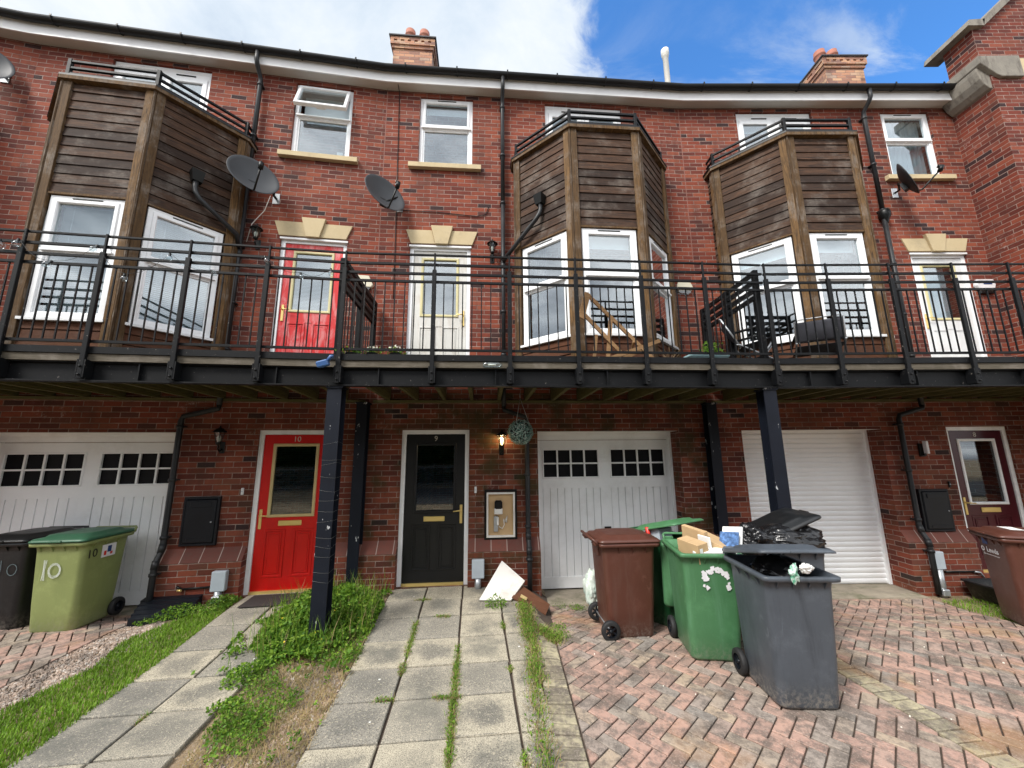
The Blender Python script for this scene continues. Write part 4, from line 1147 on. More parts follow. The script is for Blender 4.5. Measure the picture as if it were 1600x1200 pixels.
def wheelie_bin(label, body, lidm, x, y, rz, lid=0.0, h=1.0, roll=(0, 0), z=None):
    """front faces local -y, wheels and hinge at +y; lid = opening angle"""
    z = gz(x, y) if z is None else z
    t = thing('wheelie_bin', label, 'wheelie bin', (x, y, z), R(rz), 'wheelie bins standing out on the drives')
    t.rotation_euler = (roll[0], roll[1], R(rz))
    H = h*.955
    b = B(body)
    R1 = [rrect(.43, .46, .06, -.01, .006), rrect(.455, .49, .07, -.01, .03), rrect(.475, .52, .06, -.012, .30), rrect(.505, .575, .055, -.015, H-.10), rrect(.512, .588, .05, -.016, H-.046)]
    R1 += [rrect(.56, .645, .05, -.018, H-.040), rrect(.585, .67, .05, -.018, H-.034), rrect(.590, .675, .05, -.018, H-.004), rrect(.575, .66, .045, -.018, H)]
    R1 += [rrect(.545, .63, .045, -.018, H+.002), rrect(.50, .585, .04, -.018, H-.004), rrect(.485, .555, .04, -.015, H-.10), rrect(.45, .50, .05, -.012, .35), rrect(.43, .46, .05, -.01, .30)]
    loft(b, R1, cap0=True); o = len(b.v)-24; b.f.append([o+k for k in range(24)]); b.mi.append(0); b.sm.append(False)
    # gussets under the rim, grip pocket, recess over the axle
    for gx in (-.18, -.06, .06, .18): b.prismx([(-.303, H-.10), (-.303, H-.04), (-.34, H-.04)], gx-.004, gx+.004)
    for gy in (-.20, -.05, .10):
        for sx in (-1, 1): b.prism([(sx*.250, H-.11), (sx*.250, H-.04), (sx*.288, H-.04)], gy-.004, gy+.004)
    b.ch(-.10, .10, .265, .295, H-.16, H-.05, .006)
    o = b.obj('body', t)
    b = B(body)                                                     # hinge ears and handle bar at the back
    for sx in (-.2, .2): b.tube([(sx-.05, .355, H+.0), (sx+.05, .355, H+.0)], .020, 10); b.box(sx-.02, sx+.02, .305, .36, H-.03, H-.005)
    b.tube([(-.25, .32, H-.02), (-.25, .365, H+.035), (-.23, .385, H+.045), (.23, .385, H+.045), (.25, .365, H+.035), (.25, .32, H-.02)], .014, 10)
    b.obj('handle', t)
    L = Matrix.Translation((0, .355, H+.006)) @ Matrix.Rotation(-lid, 4, 'X') @ Matrix.Translation((0, -.355, -(H+.006)))
    b = MB(L); b.m(lidm); z0 = H+.008
    loft(b, [rrect(.555, .65, .05, -.02, z0-.0), rrect(.59, .69, .055, -.025, z0), rrect(.59, .69, .055, -.025, z0+.014), rrect(.555, .65, .06, -.02, z0+.034),
             rrect(.47, .54, .07, -.01, z0+.040), rrect(.44, .50, .08, -.01, z0+.062), rrect(.36, .40, .08, -.0, z0+.070)], cap0=True, cap1=True)
    for sx in (-.2, .2): b.ch(sx-.035, sx+.035, .29, .37, z0-.004, z0+.022, .006)
    b.ch(-.07, .07, -.385, -.355, z0+.0, z0+.020, .006)
    b.obj('lid', t)
    b = B('galvanised'); b.tube([(-.27, .235, .10), (.27, .235, .10)], .010, 8); b.obj('axle', t)
    for sx in (-1, 1):
        T = Matrix.Translation((sx*.262, .235, .10)) @ Matrix.Rotation(R(90), 4, 'Y')
        w = MB(T); w.m('rubber'); w.lathe([(.060, -.026), (.088, -.026), (.097, -.020), (.101, -.008), (.101, .008), (.097, .020), (.088, .026), (.060, .026)], 28); wo = w.obj('wheel', t)
        w = MB(T); w.m('meter_black'); w.lathe([(.061, -.020), (.061, .020)], 20); w.lathe([(0, .024*sx), (.016, .024*sx), (.018, .0), (.016, -.024*sx), (0, -.024*sx)], 12)
        for k in range(6): a = k*pi/3; w.bar((.014*cos(a), .014*sin(a), 0), (.061*cos(a), .061*sin(a), 0), .016, .02)
        w.obj('rim', wo)
    return t
bGREY = wheelie_bin('dark grey bin nearest the camera with its lid propped up by black rubbish', 'bin_grey', 'bin_grey', 2.22, 3.49, -3, R(13))
bGRN = wheelie_bin('open light green bin with torn white sticker, filled with cardboard', 'bin_green', 'bin_green', 1.90, 4.18, -6, R(268))
bBRN = wheelie_bin('closed dark brown bin standing side on in front of the white panelled garage', 'bin_brown', 'bin_brown', 1.22, 4.66, 94, 0)
bDG = wheelie_bin('dark green bin with ajar lid, between the brown bin and the light green one', 'bin_dark_green', 'bin_green', 1.87, 4.95, 33, R(15))
bBLK = wheelie_bin('black bin hidden behind the nearest grey one, lid tipped up over bulging black bag', 'bin_grey', 'bin_black', 2.78, 4.28, 86, R(24))
bOLV = wheelie_bin('olive green bin with darker green lid and number 10 painted on it', 'bin_olive', 'bin_lid_green', -5.10, 4.84, 6, 0)
bBK2 = wheelie_bin('black bin with faint painted number, cut by the left edge of the photo', 'bin_black', 'bin_black', -5.80, 4.90, 4, 0)
bBRR = wheelie_bin('reddish brown bin with white lettering, cut by the right edge of the photo', 'bin_brown', 'bin_brown', 6.00, 4.76, -114, 0)
# marks on the bins
def mark(mb, o, name, label=None):
    x = mb.obj(name, o)
    if label: x['label'] = label
    return x
UP = UPR
def front_M(x, z, h=.955): return Matrix.Translation((x, -.2745-.030*z/.9-.003, z)) @ Matrix.Rotation(R(2.3), 4, 'X') @ UP
def strokes(mb, polys, w, M):
    for pl in polys:
        for i in range(len(pl)-1):
            a = Vector((*pl[i], 0)); c = Vector((*pl[i+1], 0)); d = (c-a).normalized(); n_ = Vector((-d.y, d.x, 0))*w*rnd(.7, 1.15)/2
            mb.add([a-n_-d*.002, c-n_+d*.002, c+n_+d*.002, a+n_-d*.002], [(0, 1, 2, 3)], M=M @ Matrix.Translation((0, 0, .0004*i)))
b = B('graffiti_white'); M_ = front_M(-.10, .66)
for k in range(3):
    strokes(b, [[(-.03+rnd(-.006, .006), -.10), (-.028+rnd(-.006, .006), .0), (-.02+rnd(-.006, .006), .11)]], .005, M_ @ Matrix.Translation((k*.011, 0, .001*k)))
    rr = .052+.008*k; strokes(b, [[(.09+rr*cos(a*pi/8)*.9, .0+rr*sin(a*pi/8)*1.15) for a in range(-5+k, 12+k)]], .0045, M_ @ Matrix.Translation((0, 0, .001*k)))
mark(b, bOLV, 'painted_number')
mark(text_mb('10', .13, 'text_black', .0008, Matrix.Translation((.2575, -.20, .80)) @ Matrix.Rotation(R(90), 4, 'Z') @ Matrix.Rotation(R(-2), 4, 'Y') @ UP), bOLV, 'house_number')
b = B('sticker_white', 'logo_blue', 'bright_red'); Tm = Matrix.Translation((.2605, .0, .80)) @ Matrix.Rotation(R(90), 4, 'Z') @ UP
b.box(-.09, .09, -.07, .07, 0, .002, M=Tm); b.cur = 1; b.box(-.02, .03, -.02, .05, .002, .003, M=Tm); b.cur = 2; b.box(-.06, -.03, -.05, .0, .002, .003, M=Tm); b.box(.02, .05, -.05, -.02, .002, .003, M=Tm)
mark(b, bOLV, 'sticker')
b = B('graffiti_faint'); M_ = front_M(.05, .66); strokes(b, [[(-.05, -.10), (-.03, .0), (-.035, .1)]], .010, M_); mark(b, bBK2, 'painted_digit'); b = B('graffiti_faint'); strokes(b, [[(.09+.05*cos(a*pi/6), .06*sin(a*pi/6)) for a in range(0, 13)]], .008, M_); mark(b, bBK2, 'painted_digit')
b = B('sticker_white'); M_ = front_M(.03, .73)
for k in range(46):
    u = rnd(-.11, .11); v = .03+.045*(1-(u/.11)**2)+rnd(-.022, .022) if k < 30 else rnd(-.09, .02)
    if k >= 38: u = .105+rnd(-.008, .008)
    elif k >= 30: u = -.095+rnd(-.02, .02)
    s_ = rnd(.014, .030); n_ = 7
    b.add([(u+s_*cos(a*2*pi/n_)*rnd(.5, 1.2), v+s_*sin(a*2*pi/n_)*rnd(.4, 1.1), .0006+.0001*k) for a in range(n_)], [tuple(range(n_))], M=M_)
mark(b, bGRN, 'torn_sticker')
Tm = Matrix.Translation((.0, .0, 0)) 
side = Matrix.Translation((-.03, -.3015, .77)) @ Matrix.Rotation(R(2.5), 4, 'X') @ UP
mark(text_mb('Leeds', .085, 'sticker_white', .0008, side @ Matrix.Translation((.03, 0, .001))), bBRR, 'lettering')
b = B('sticker_white'); sd_ = side @ Matrix.Translation((0, 0, .001))
b.lathe([(.014, 0), (.030, 0), (.030, .001), (.014, .001)], 16, sd_ @ Matrix.Translation((-.13, .0, 0)), False); b.lathe([(.007, 0), (.013, 0), (.013, .001), (.007, .001)], 12, sd_ @ Matrix.Translation((-.12, -.055, 0)), False); b.box(-.10, .13, -.058, -.053, 0, .001, M=sd_); mark(b, bBRR, 'emblem')
b = B('logo_blue'); b.box(-.11, -.02, .06, .13, 0, .001, M=sd_); mark(b, bBRR, 'sticker')
b = B('paper_white'); b.ch(-.12, .10, -.16, -.04, 1.0345, 1.0385, .001); mark(b, bBRR, 'paper_label')

# ------------------------------------------------------------ rubbish in the bins
def bag(name, label, cat, loc, size, m='bin_bag', seed=1, rot=0.0, lumps=.22, group=None, knot=False):
    rg = random.Random(seed); bm = bmesh.new(); bmesh.ops.create_icosphere(bm, subdivisions=5, radius=1.0)
    from mathutils import noise as nz
    o = Vector((seed*3.1, seed*1.7, 0))
    for v in bm.verts:
        d = v.co.normalized(); k = 1+lumps*nz.noise(d*1.6+o)+lumps*.6*abs(nz.noise(d*4+o))+lumps*.35*abs(nz.noise(Vector((d.x*9, d.y*9, d.z*3))+o))
        if knot and d.z > .55: k += (d.z-.55)*.9; 
        v.co = Vector((d.x*size[0]*k*(1-.6*max(0, d.z-.5) if knot else 1), d.y*size[1]*k*(1-.6*max(0, d.z-.5) if knot else 1), d.z*size[2]*k))
    me = bpy.data.meshes.new(name); bm.to_mesh(me); bm.free(); me.materials.append(MT[m])
    for p in me.polygons: p.use_smooth = True
    ob = bpy.data.objects.new(name, me); C.objects.link(ob); ob.location = loc; ob.rotation_euler = (0, 0, rot)
    return tag(ob, label, cat, group)
bag('rubbish_bag', 'shiny black bag bulging under the upper tipped lid', 'rubbish bag', (2.80, 4.16, .93), (.34, .24, .13), seed=3, rot=.1, group='black rubbish bags in the bins')
bag('rubbish_bag', 'crumpled black bag spilling left between the magazine and the tipped lid', 'rubbish bag', (2.42, 4.12, .90), (.17, .16, .13), seed=5, lumps=.5, group='black rubbish bags in the bins')
bag('rubbish_bag', 'black bag squeezed in the mouth of the nearest grey bin', 'rubbish bag', (2.22, 3.50, .80), (.165, .19, .10), seed=9, group='black rubbish bags in the bins')
bag('food_carrier', 'crumpled green and white carrier hanging out under the nearest lid', 'plastic bag', (2.13, 3.135, .885), (.030, .018, .055), 'carrier_green', 4, .3, .8)
bag('food_carrier', 'crumpled white wrapper beside the green carrier on the grey bin rim', 'plastic bag', (2.22, 3.125, .925), (.045, .014, .028), 'paper_white', 8, .1, .7)
def carton(label, c, s, rot, m='cardboard', name='cardboard_box'):
    b = B(m); b.ch(-s[0]/2, s[0]/2, -s[1]/2, s[1]/2, -s[2]/2, s[2]/2, .003); b.box(-s[0]/2+.01, s[0]/2-.01, -.002, .002, s[2]/2+.0005, s[2]/2+.002)
    if m == 'cardboard': b.m('paper_white'); b.box(-s[0]*.32, -s[0]*.05, -s[1]/2-.001, -s[1]/2, -.02, .05)
    o = b.obj(name); o.location = c; o.rotation_euler = rot; return tag(o, label, 'box' if m == 'cardboard' else 'paper')
carton('brown cardboard box with white label at the left of the open green bin', (1.77, 4.02, .855), (.13, .26, .18), (R(4), R(-8), R(20)))
carton('tall flat cardboard sheet in the middle of the open green bin', (1.88, 4.20, .89), (.05, .28, .28), (R(6), R(-8), R(24)))
carton('opened brown carton slanting across the open green bin', (2.00, 4.12, .845), (.20, .26, .20), (R(10), R(24), R(-18)))
carton('folded white paper sheets stuck upright in the open green bin', (1.90, 4.03, .88), (.02, .16, .20), (R(0), R(-6), R(14)), 'paper_white', 'paper_sheets')
carton('white paper lying along the near edge of the open green bin', (1.93, 3.94, .855), (.40, .10, .03), (R(14), 0, R(-4)), 'paper_white', 'paper_sheets')
carton('blue printed magazine leaning at the right of the open green bin', (2.13, 4.02, .92), (.012, .19, .21), (R(-8), R(30), R(30)), 'magazine_blue', 'magazine')
carton('pale newspaper behind the blue magazine', (2.20, 4.08, .95), (.02, .20, .22), (R(-8), R(28), R(30)), 'paper_white', 'newspaper')
b = B('bright_red'); b.tube([(-.05, 0, -.09), (.0, 0, .0), (-.02, 0, .09)], .024, 8); o = b.obj('red_carton'); o.location = (1.62, 4.84, .83); tag(o, 'red tube of packaging under the ajar green lid', 'packaging')
carton('dark grey box showing under the ajar green lid', (1.76, 4.90, .80), (.24, .20, .22), (0, 0, R(33)), 'socket_grey', 'plastic_tub')

# ------------------------------------------------------------ things by the doors
def plank(name, label, cat, pts, th, m):                            # quad panel with thickness
    p = [Vector(q) for q in pts]; n = (p[1]-p[0]).cross(p[3]-p[0]).normalized()*th; b = B(m)
    b.add(p + [q+n for q in p], [(0, 3, 2, 1), (4, 5, 6, 7), (0, 1, 5, 4), (1, 2, 6, 5), (2, 3, 7, 6), (3, 0, 4, 7)])
    c = sum(p, Vector())/4; 
    o = b.obj(name); return tag(o, label, cat)
f9 = FR['9']
P0 = plank('loose_panel', 'dirty white panel leaning on the pier beside the grey pipe', 'panel', (f9.at(1.64, .62, .005), f9.at(2.03, .66, .0), f9.at(2.235, .40, .14), f9.at(1.945, .20, .345)), .025, 'panel_white')
P1 = plank('drawer_front', 'brown wood effect drawer front lying against the white panel', 'panel', (f9.at(2.04, .64, .03), f9.at(2.44, .78, -.13), f9.at(2.53, .56, -.10), f9.at(2.19, .42, .09)), .02, 'veneer')
b = B('oak_bead'); 
c = f9.at(2.16, .61, .047); b.bar(c, c+Vector((.075, -.028, -.030)), .02, .03); o = b.obj('yellow_label', P1); 
o = bag('plastic_bag', 'pale green plastic carrier bag with red top behind the brown bin', 'plastic bag', (1.00, 5.25, .10), (.10, .10, .22), 'carrier_pale', 12, 0, .35)
b = B('bright_red'); b.tube([(.05, 0, .22), (.07, 0, .27), (.10, 0, .25), (.11, 0, .20)], .018, 6); b.obj('red_handle', o)

def quadsheet(pts, th):
    b = []; 
fr = FR['10']; t = thing('step_cover', 'ribbed black plastic cover sloping from the drainpipe pier over the gravel', 'cover', fr.at(2.95, .35, 0), fr.rz)
b = B('meter_black')
for k in range(5):
    y0, y1 = .245-k*.085, .245-k*.085-.080
    b.prismx([(y0, .085-k*.022), (y1, .073-k*.022), (y1, -.16), (y0, -.16)], -.34+.03*k, .30+.02*k)
b.obj('cover', t)
b = B('mat_dark'); b.ch(-.33, .33, -.20, .20, .004, .016, .004); o = b.obj('doormat'); o.location = (-3.03, 5.26, 0.0); o.rotation_euler = (0, 0, R(8)); tag(o, 'dark doormat on the slabs in front of the bright red door', 'doormat')
fr = FR['8']; t = thing('recycling_tray', 'low black tray on the grass behind the brown bin at the right', 'tray', fr.at(3.62, .42, -.235), fr.rz)
b = B('bin_black'); loft(b, [rrect(.60, .36, .04, 0, 0), rrect(.70, .44, .04, 0, .20), rrect(.74, .47, .04, 0, .205), rrect(.74, .47, .04, 0, .225), rrect(.68, .42, .04, 0, .225), rrect(.58, .34, .03, 0, .03)], True, True); b.obj('body', t)

# hanging topiary ball
f9 = FR['9']; c = f9.at(2.185, .58, 2.09); t = thing('hanging_ball', 'round artificial foliage ball hung from the balcony by thin chains', 'hanging ball', c)
def leaf_cloud(b, n, fn, s0, s1, rg, up_bias=.3):
    for _ in range(n):
        p, nrm = fn(rg); s = rg.uniform(s0, s1)
        a = Vector((rg.gauss(0, 1), rg.gauss(0, 1), rg.gauss(0, 1)))
        if nrm is not None: a = a*.6 + nrm*1.2
        a.z += up_bias; a.normalize(); q = a.orthogonal().normalized(); q = Matrix.Rotation(rg.uniform(0, 6.28), 3, a) @ q; w = a.cross(q)
        b.v += [p-q*s*.5, p+w*s*.32+a*s*.08, p+q*s*.5, p-w*s*.32+a*s*.08]; k = len(b.v)-4
        b.f += [(k, k+1, k+2), (k, k+2, k+3)]; b.mi += [b.cur]*2; b.sm += [False]*2
rg = random.Random(3)
def ballf(rg):
    d = Vector((rg.gauss(0, 1), rg.gauss(0, 1), rg.gauss(0, 1))).normalized(); return d*.165*rg.uniform(.86, 1.06), d
b = B('topiary_leaf'); leaf_cloud(b, 2600, ballf, .014, .028, rg, 0); b.obj('foliage', t)
b = B('lamp_black'); bmm = [( .15*sin(a*pi/10), -.15*cos(a*pi/10)) for a in range(11)]; b.lathe([(abs(x), z) for x, z in bmm], 16); b.obj('core', t)
b = B('galvanised')
for a in (0, 2.1, 4.2): b.tube([(.12*cos(a), .12*sin(a), .11), (0, 0, .47)], .0035, 5)
b.tube([(0, 0, .47), (0, 0, .53)], .004, 5); b.obj('chain', t)

# ------------------------------------------------------------ things on the balconies
def bl(t, pts, w, h, m, name, fr):
    pass
fr = FR['9']; t = thing('wooden_frame', 'broken pale wooden frame leaning inside the railing before the middle bay', 'wooden frame', fr.at(3.4, 1.25, 2.85), fr.rz)
def L9(x, n, z): return Vector((x-3.4, -(n-1.25), z-2.85))
for nm, a, c, w, h in (('rail', (2.967, 1.33, 3.783), (3.90, 1.25, 2.87), .022, .045), ('rail', (2.89, 1.36, 3.525), (3.52, 1.30, 2.87), .022, .045), ('end_board', (2.98, 1.345, 3.78), (2.875, 1.37, 3.44), .022, .08),
                    ('leg', (3.28, 1.30, 3.50), (3.20, 1.30, 2.87), .03, .045), ('leg', (3.07, 1.33, 3.24), (3.02, 1.33, 2.87), .025, .035), ('strut', (3.06, 1.38, 2.875), (3.93, 1.22, 3.21), .022, .045), ('strut', (3.22, 1.22, 2.88), (3.72, 1.16, 3.10), .022, .045), ('stretcher', (3.55, 1.3, 3.17), (3.62, 1.0, 3.02), .02, .03)):
    b = B('frame_wood'); b.bar(L9(*a), L9(*c), w, h); b.obj(nm, t)
def plant_pot(key, x, n, label, flower):
    fr = FR[key]; t = thing('flower_pot', label, 'flower pot', fr.at(x, 1.44, 2.842), fr.rz, 'small flower pots on the deck edge')
    b = B('lamp_black'); b.lathe([(0, 0), (.045, 0), (.062, .08), (.068, .08), (.068, .10), (.058, .10), (.053, .08), (0, .075)], 16); b.obj('pot', t)
    rg = random.Random(int(x*100))
    def fn(rg): return Vector((rg.gauss(0, .05), rg.gauss(0, .045), .115+rg.uniform(-.02, .04))), None
    b = B('weed_leaf'); leaf_cloud(b, 110, fn, .02, .04, rg); b.obj('foliage', t)
    if flower:
        b = B('flower_white'); leaf_cloud(b, 40, lambda rg: (Vector((rg.gauss(0, .035), rg.gauss(0, .03), .16+rg.uniform(-.02, .02))), None), .025, .04, rg); b.obj('flowers', t)
plant_pot('9', .18, 1.60, 'leftmost pot on the deck edge, plain green leaves', False)
plant_pot('9', .41, 1.60, 'middle pot on the deck edge with white flowers', True)
plant_pot('9', .67, 1.60, 'rightmost pot on the deck edge with cream flowers', True)
fr = FR['9']
for x, lb in ((.33, 'pale blue trough between the leftmost and middle flower pots'), (.55, 'pale blue trough left of the cream flowered pot')):
    b = B('socket_grey'); loft(b, [rrect(.16, .10, .02, 0, 0), rrect(.19, .13, .02, 0, .09), rrect(.17, .11, .02, 0, .09), rrect(.15, .09, .02, 0, .05)], True, True); o = b.obj('plant_trough'); o.location = fr.at(x, 1.36, 2.842); o.rotation_euler = (0, 0, fr.rz); tag(o, lb, 'trough')
b = B('bottle_blue'); b.ch(-.06, .06, -.05, .05, 0, .07, .012); b.tube([(.05, 0, .05), (.10, 0, .09), (.12, 0, .08)], .02, 8); o = b.obj('blue_jug'); o.location = FR['10'].at(4.95, 1.60, 2.745); o.rotation_euler = (R(10), R(-18), FR['10'].rz); tag(o, 'small dark blue plastic jug caught on the deck edge left of the flower pots', 'jug')
b = B('glass_lamp', 'flower_white'); b.tube([(-.10, 0, 0), (-.07, 0, 0), (.08, 0, 0), (.12, 0, 0)], [.025, .032, .032, .014], 12); b.cur = 1; b.tube([(-.04, 0, 0), (.05, 0, 0)], .012, 8); o = b.obj('clear_bottle'); o.location = fr.at(1.77, 1.555, 2.795); o.rotation_euler = (0, 0, fr.rz); tag(o, 'clear plastic bottle lying on the beam ledge below the white balcony door', 'bottle')
t = thing('planter_box', 'pale blue planter with low shrub at the right end of the middle balcony', 'planter', fr.at(4.52, 1.22, 2.842), fr.rz)
b = B('planter_blue'); loft(b, [rrect(.46, .20, .03, 0, 0), rrect(.50, .24, .03, 0, .14), rrect(.52, .26, .03, 0, .145), rrect(.52, .26, .03, 0, .17), rrect(.46, .20, .03, 0, .17), rrect(.44, .18, .03, 0, .12)], True, True); b.obj('box', t)
rg = random.Random(8); b = B('weed_leaf'); leaf_cloud(b, 260, lambda rg: (Vector((rg.uniform(-.02, .22), rg.gauss(0, .05), .17+rg.uniform(0, .17))), None), .02, .05, rg, .8); b.obj('shrub', t)
b = B('dead_twig'); rg = random.Random(4)
for k in range(46):
    a = rg.uniform(0, 6.28); h = rg.uniform(.08, .26); rr = rg.uniform(.05, .16); b.tube([(0, 0, 0), (cos(a)*rr*.4, sin(a)*rr*.4, h*.6), (cos(a)*rr, sin(a)*rr, h)], .0025, 3)
o = b.obj('dried_plant'); o.location = fr.at(4.02, 1.25, 2.842); tag(o, 'straw coloured dried plant between the wooden frame and the blue planter', 'plant')
def camp_chair(loc, rz, label, tilt=0.0):
    t = thing('camping_chair', label, 'chair', loc, rz, 'black camping chairs on the right balcony'); t.rotation_euler = (tilt, 0, rz)
    W2, D2 = .25, .22; g = 'galvanised'
    for sx in (-1, 1):
        b = B(g); b.tube([(sx*W2, -D2, 0), (sx*W2, D2*.9, .44), (sx*W2, D2*1.15, .46)], .011, 8); b.obj('leg', t)
        b = B(g); b.tube([(sx*(W2-.03), D2, 0), (sx*(W2-.03), -D2, .42)], .011, 8); b.obj('leg', t)
        b = B('lamp_black'); b.tube([(sx*W2, -D2*.8, .60), (sx*W2, D2, .62)], .018, 8); b.obj('armrest', t)
    b = B(g); b.tube([(-W2, D2*.9, .40), (-W2, D2*1.4, .86), (-W2+.05, D2*1.45, .89), (W2-.05, D2*1.45, .89), (W2, D2*1.4, .86), (W2, D2*.9, .40)], .011, 8); b.obj('back_frame', t)
    def cloth(name, pts):
        b = B('curtain_dark'); n = 8; vs = []; (a, c_, d, e) = [Vector(p) for p in pts]
        for i in range(n+1):
            for j in range(n+1):
                u, v = i/n, j/n; p = (a*(1-u)+c_*u)*(1-v)+(e*(1-u)+d*u)*v; sag = .035*sin(pi*u)*sin(pi*v); nn = (c_-a).cross(e-a).normalized(); vs.append(p-nn*sag)
        b.add(vs, [(i*(n+1)+j, (i+1)*(n+1)+j, (i+1)*(n+1)+j+1, i*(n+1)+j+1) for i in range(n) for j in range(n)], True); o = b.obj(name, t); m = o.modifiers.new('s', 'SOLIDIFY'); m.thickness = .004
    cloth('seat', ((-W2, -D2, .42), (W2, -D2, .42), (W2, D2*.9, .42), (-W2, D2*.9, .42)))
    cloth('backrest', ((-W2, D2*.95, .47), (W2, D2*.95, .47), (W2, D2*1.4, .84), (-W2, D2*1.4, .84)))
    return t
f8 = FR['8']
camp_chair(f8.at(.92, 1.18, 2.842), f8.rz+R(150), 'low black sling chair facing the bay, right one of the pair', R(6)).scale = (1, 1, .68)
camp_chair(f8.at(.36, .95, 2.842), f8.rz+R(60), 'black camping chair standing folded against the divider, left one of the pair', R(-12))
# ornaments on the left railing
fr = FR['10']; t = thing('string_lights', 'thin wire with clear teardrop bulbs strung along the left balcony rail', 'string lights', fr.at(1.7, 1.56, 3.9), fr.rz)
pts = [(0.5, 3.93), (1.2, 3.84), (1.759, 3.997), (1.907, 4.017), (2.231, 3.80), (2.611, 4.007), (2.906, 3.70), (3.296, 3.96), (3.724, 3.80), (4.237, 4.0), (4.62, 3.83), (4.934, 3.90)]
b = B('deco_wire'); q = []
for i in range(len(pts)-1):
    (x0, z0), (x1, z1) = pts[i], pts[i+1]
    for k in range(6): u = k/6; q.append((x0+(x1-x0)*u-1.7, -.015, z0+(z1-z0)*u-.07*sin(pi*u)-3.9))
b.tube(q, .0022, 4); b.obj('wire', t)
b0 = None
for x, z in pts[2:]:
    if b0 is None:
        b = B('glass_lamp', 'lamp_black'); b.lathe([(0, -.085), (.020, -.07), (.030, -.05), (.026, -.03), (.013, -.012), (.010, 0)], 12); b.cur = 1; b.lathe([(.012, -.01), (.012, .018), (0, .02)], 10); o = b.obj('bulb', t); b0 = o.data
    else: o = bpy.data.objects.new('bulb', b0); C.objects.link(o); o.parent = t
    o.location = (x-1.7, -.02, z-3.9-.02); o.rotation_euler = (rnd(-.5, .5), rnd(-.9, .9), 0)

# ------------------------------------------------------------ ground
def strip_mesh(b, la, lb, n, m, dz, fz=gz):
    """sheet between two polylines (fixed n x m grid), laid on the ground at height dz"""
    vs = []
    for i in range(n+1):
        t_ = i/n
        def on(l):
            k = min(int(t_*(len(l)-1)), len(l)-2); u = t_*(len(l)-1)-k; return l[k][0]*(1-u)+l[k+1][0]*u, l[k][1]*(1-u)+l[k+1][1]*u
        A, B_ = on(la), on(lb)
        for j in range(m+1):
            u = j/m; x, y = A[0]*(1-u)+B_[0]*u, A[1]*(1-u)+B_[1]*u; vs.append((x, y, fz(x, y)+dz))
    fs = [(i*(m+1)+j, i*(m+1)+j+1, (i+1)*(m+1)+j+1, (i+1)*(m+1)+j) for i in range(n) for j in range(m)]
    b.add(vs, fs, True)
xs = [-90, -40, -20, -12] + [-9+.25*i for i in range(73)] + [12, 20, 40, 90]
ys = [-120, -40, -20, -10, -6] + [-3+.25*i for i in range(41)] + [9, 20, 60, 120]
b = B('dry_soil'); vs = [(x, y, gz(x, y)-.030) for y in ys for x in xs]; nx = len(xs)
b.add(vs, [(j*nx+i, j*nx+i+1, (j+1)*nx+i+1, (j+1)*nx+i) for j in range(len(ys)-1) for i in range(nx-1)], True)
tag(b.obj('ground'), kind='structure')
b = B('asphalt'); b.box(-80, 80, -11.5, -4.2, -.12, -.10); tag(b.obj('road'), kind='structure')

def block(b, cx, cy, a, w, d, top, th=.05, c=.005, fz=gz):
    ca, sa = cos(a), sin(a)
    def P_(x, y): return cx+x*ca-y*sa, cy+x*sa+y*ca
    z = fz(cx, cy)+top; sx = (fz(*P_(w/2, 0))-fz(*P_(-w/2, 0)))/w; sy = (fz(*P_(0, d/2))-fz(*P_(0, -d/2)))/d
    vs = []
    for (ww, dd, zz) in ((w/2, d/2, -th), (w/2, d/2, -c), (w/2-c, d/2-c, 0)):
        for x, y in ((-ww, -dd), (ww, -dd), (ww, dd), (-ww, dd)): X_, Y_ = P_(x, y); vs.append((X_, Y_, z+zz+sx*x+sy*y))
    k = len(b.v); b.v += [Vector(p) for p in vs]
    for L0 in (0, 4):
        for i in range(4): n = (i+1) % 4; b.f.append([k+L0+i, k+L0+n, k+L0+4+n, k+L0+4+i]); b.mi.append(b.cur); b.sm.append(False)
    b.f.append([k+8, k+9, k+10, k+11]); b.mi.append(b.cur); b.sm.append(False)
def clip(poly, hp):                          # keep the side where a*x+b*y <= c
    a_, b_, c_ = hp; out = []
    for i in range(len(poly)):
        p, q_ = poly[i], poly[(i+1) % len(poly)]; dp, dq = a_*p[0]+b_*p[1]-c_, a_*q_[0]+b_*q_[1]-c_
        if dp <= 0: out.append(p)
        if (dp < 0 < dq) or (dq < 0 < dp): u = dp/(dp-dq); out.append((p[0]+(q_[0]-p[0])*u, p[1]+(q_[1]-p[1])*u))
    return out
def cut_block(b, cx, cy, a, w, d, top, planes, th=.03, c=.004):
    ca, sa = cos(a), sin(a)
    po = [(cx+x*ca-y*sa, cy+x*sa+y*ca) for x, y in ((-w/2, -d/2), (w/2, -d/2), (w/2, d/2), (-w/2, d/2))]
    if all(h[0]*x+h[1]*y-h[2] < -.001 for h in planes for x, y in po): return block(b, cx, cy, a, w, d, top, th, c)
    for h in planes:
        po = clip(po, h)
        if len(po) < 3: return
    ar = sum(po[i][0]*po[(i+1) % len(po)][1]-po[(i+1) % len(po)][0]*po[i][1] for i in range(len(po)))/2
    if ar < .0012: return
    n = len(po); mx, my = sum(p[0] for p in po)/n, sum(p[1] for p in po)/n; k = len(b.v)
    for sc, dz in ((1, -th), (1, -c), (.94, 0)):
        b.v += [Vector((mx+(x-mx)*sc, my+(y-my)*sc, gz(x, y)+top+dz)) for x, y in po]
    for L0 in (0, n):
        for i in range(n): j = (i+1) % n; b.f.append([k+L0+i, k+L0+j, k+L0+n+j, k+L0+n+i]); b.mi.append(b.cur); b.sm.append(False)
    b.f.append([k+2*n+i for i in range(n)]); b.mi.append(b.cur); b.sm.append(False)
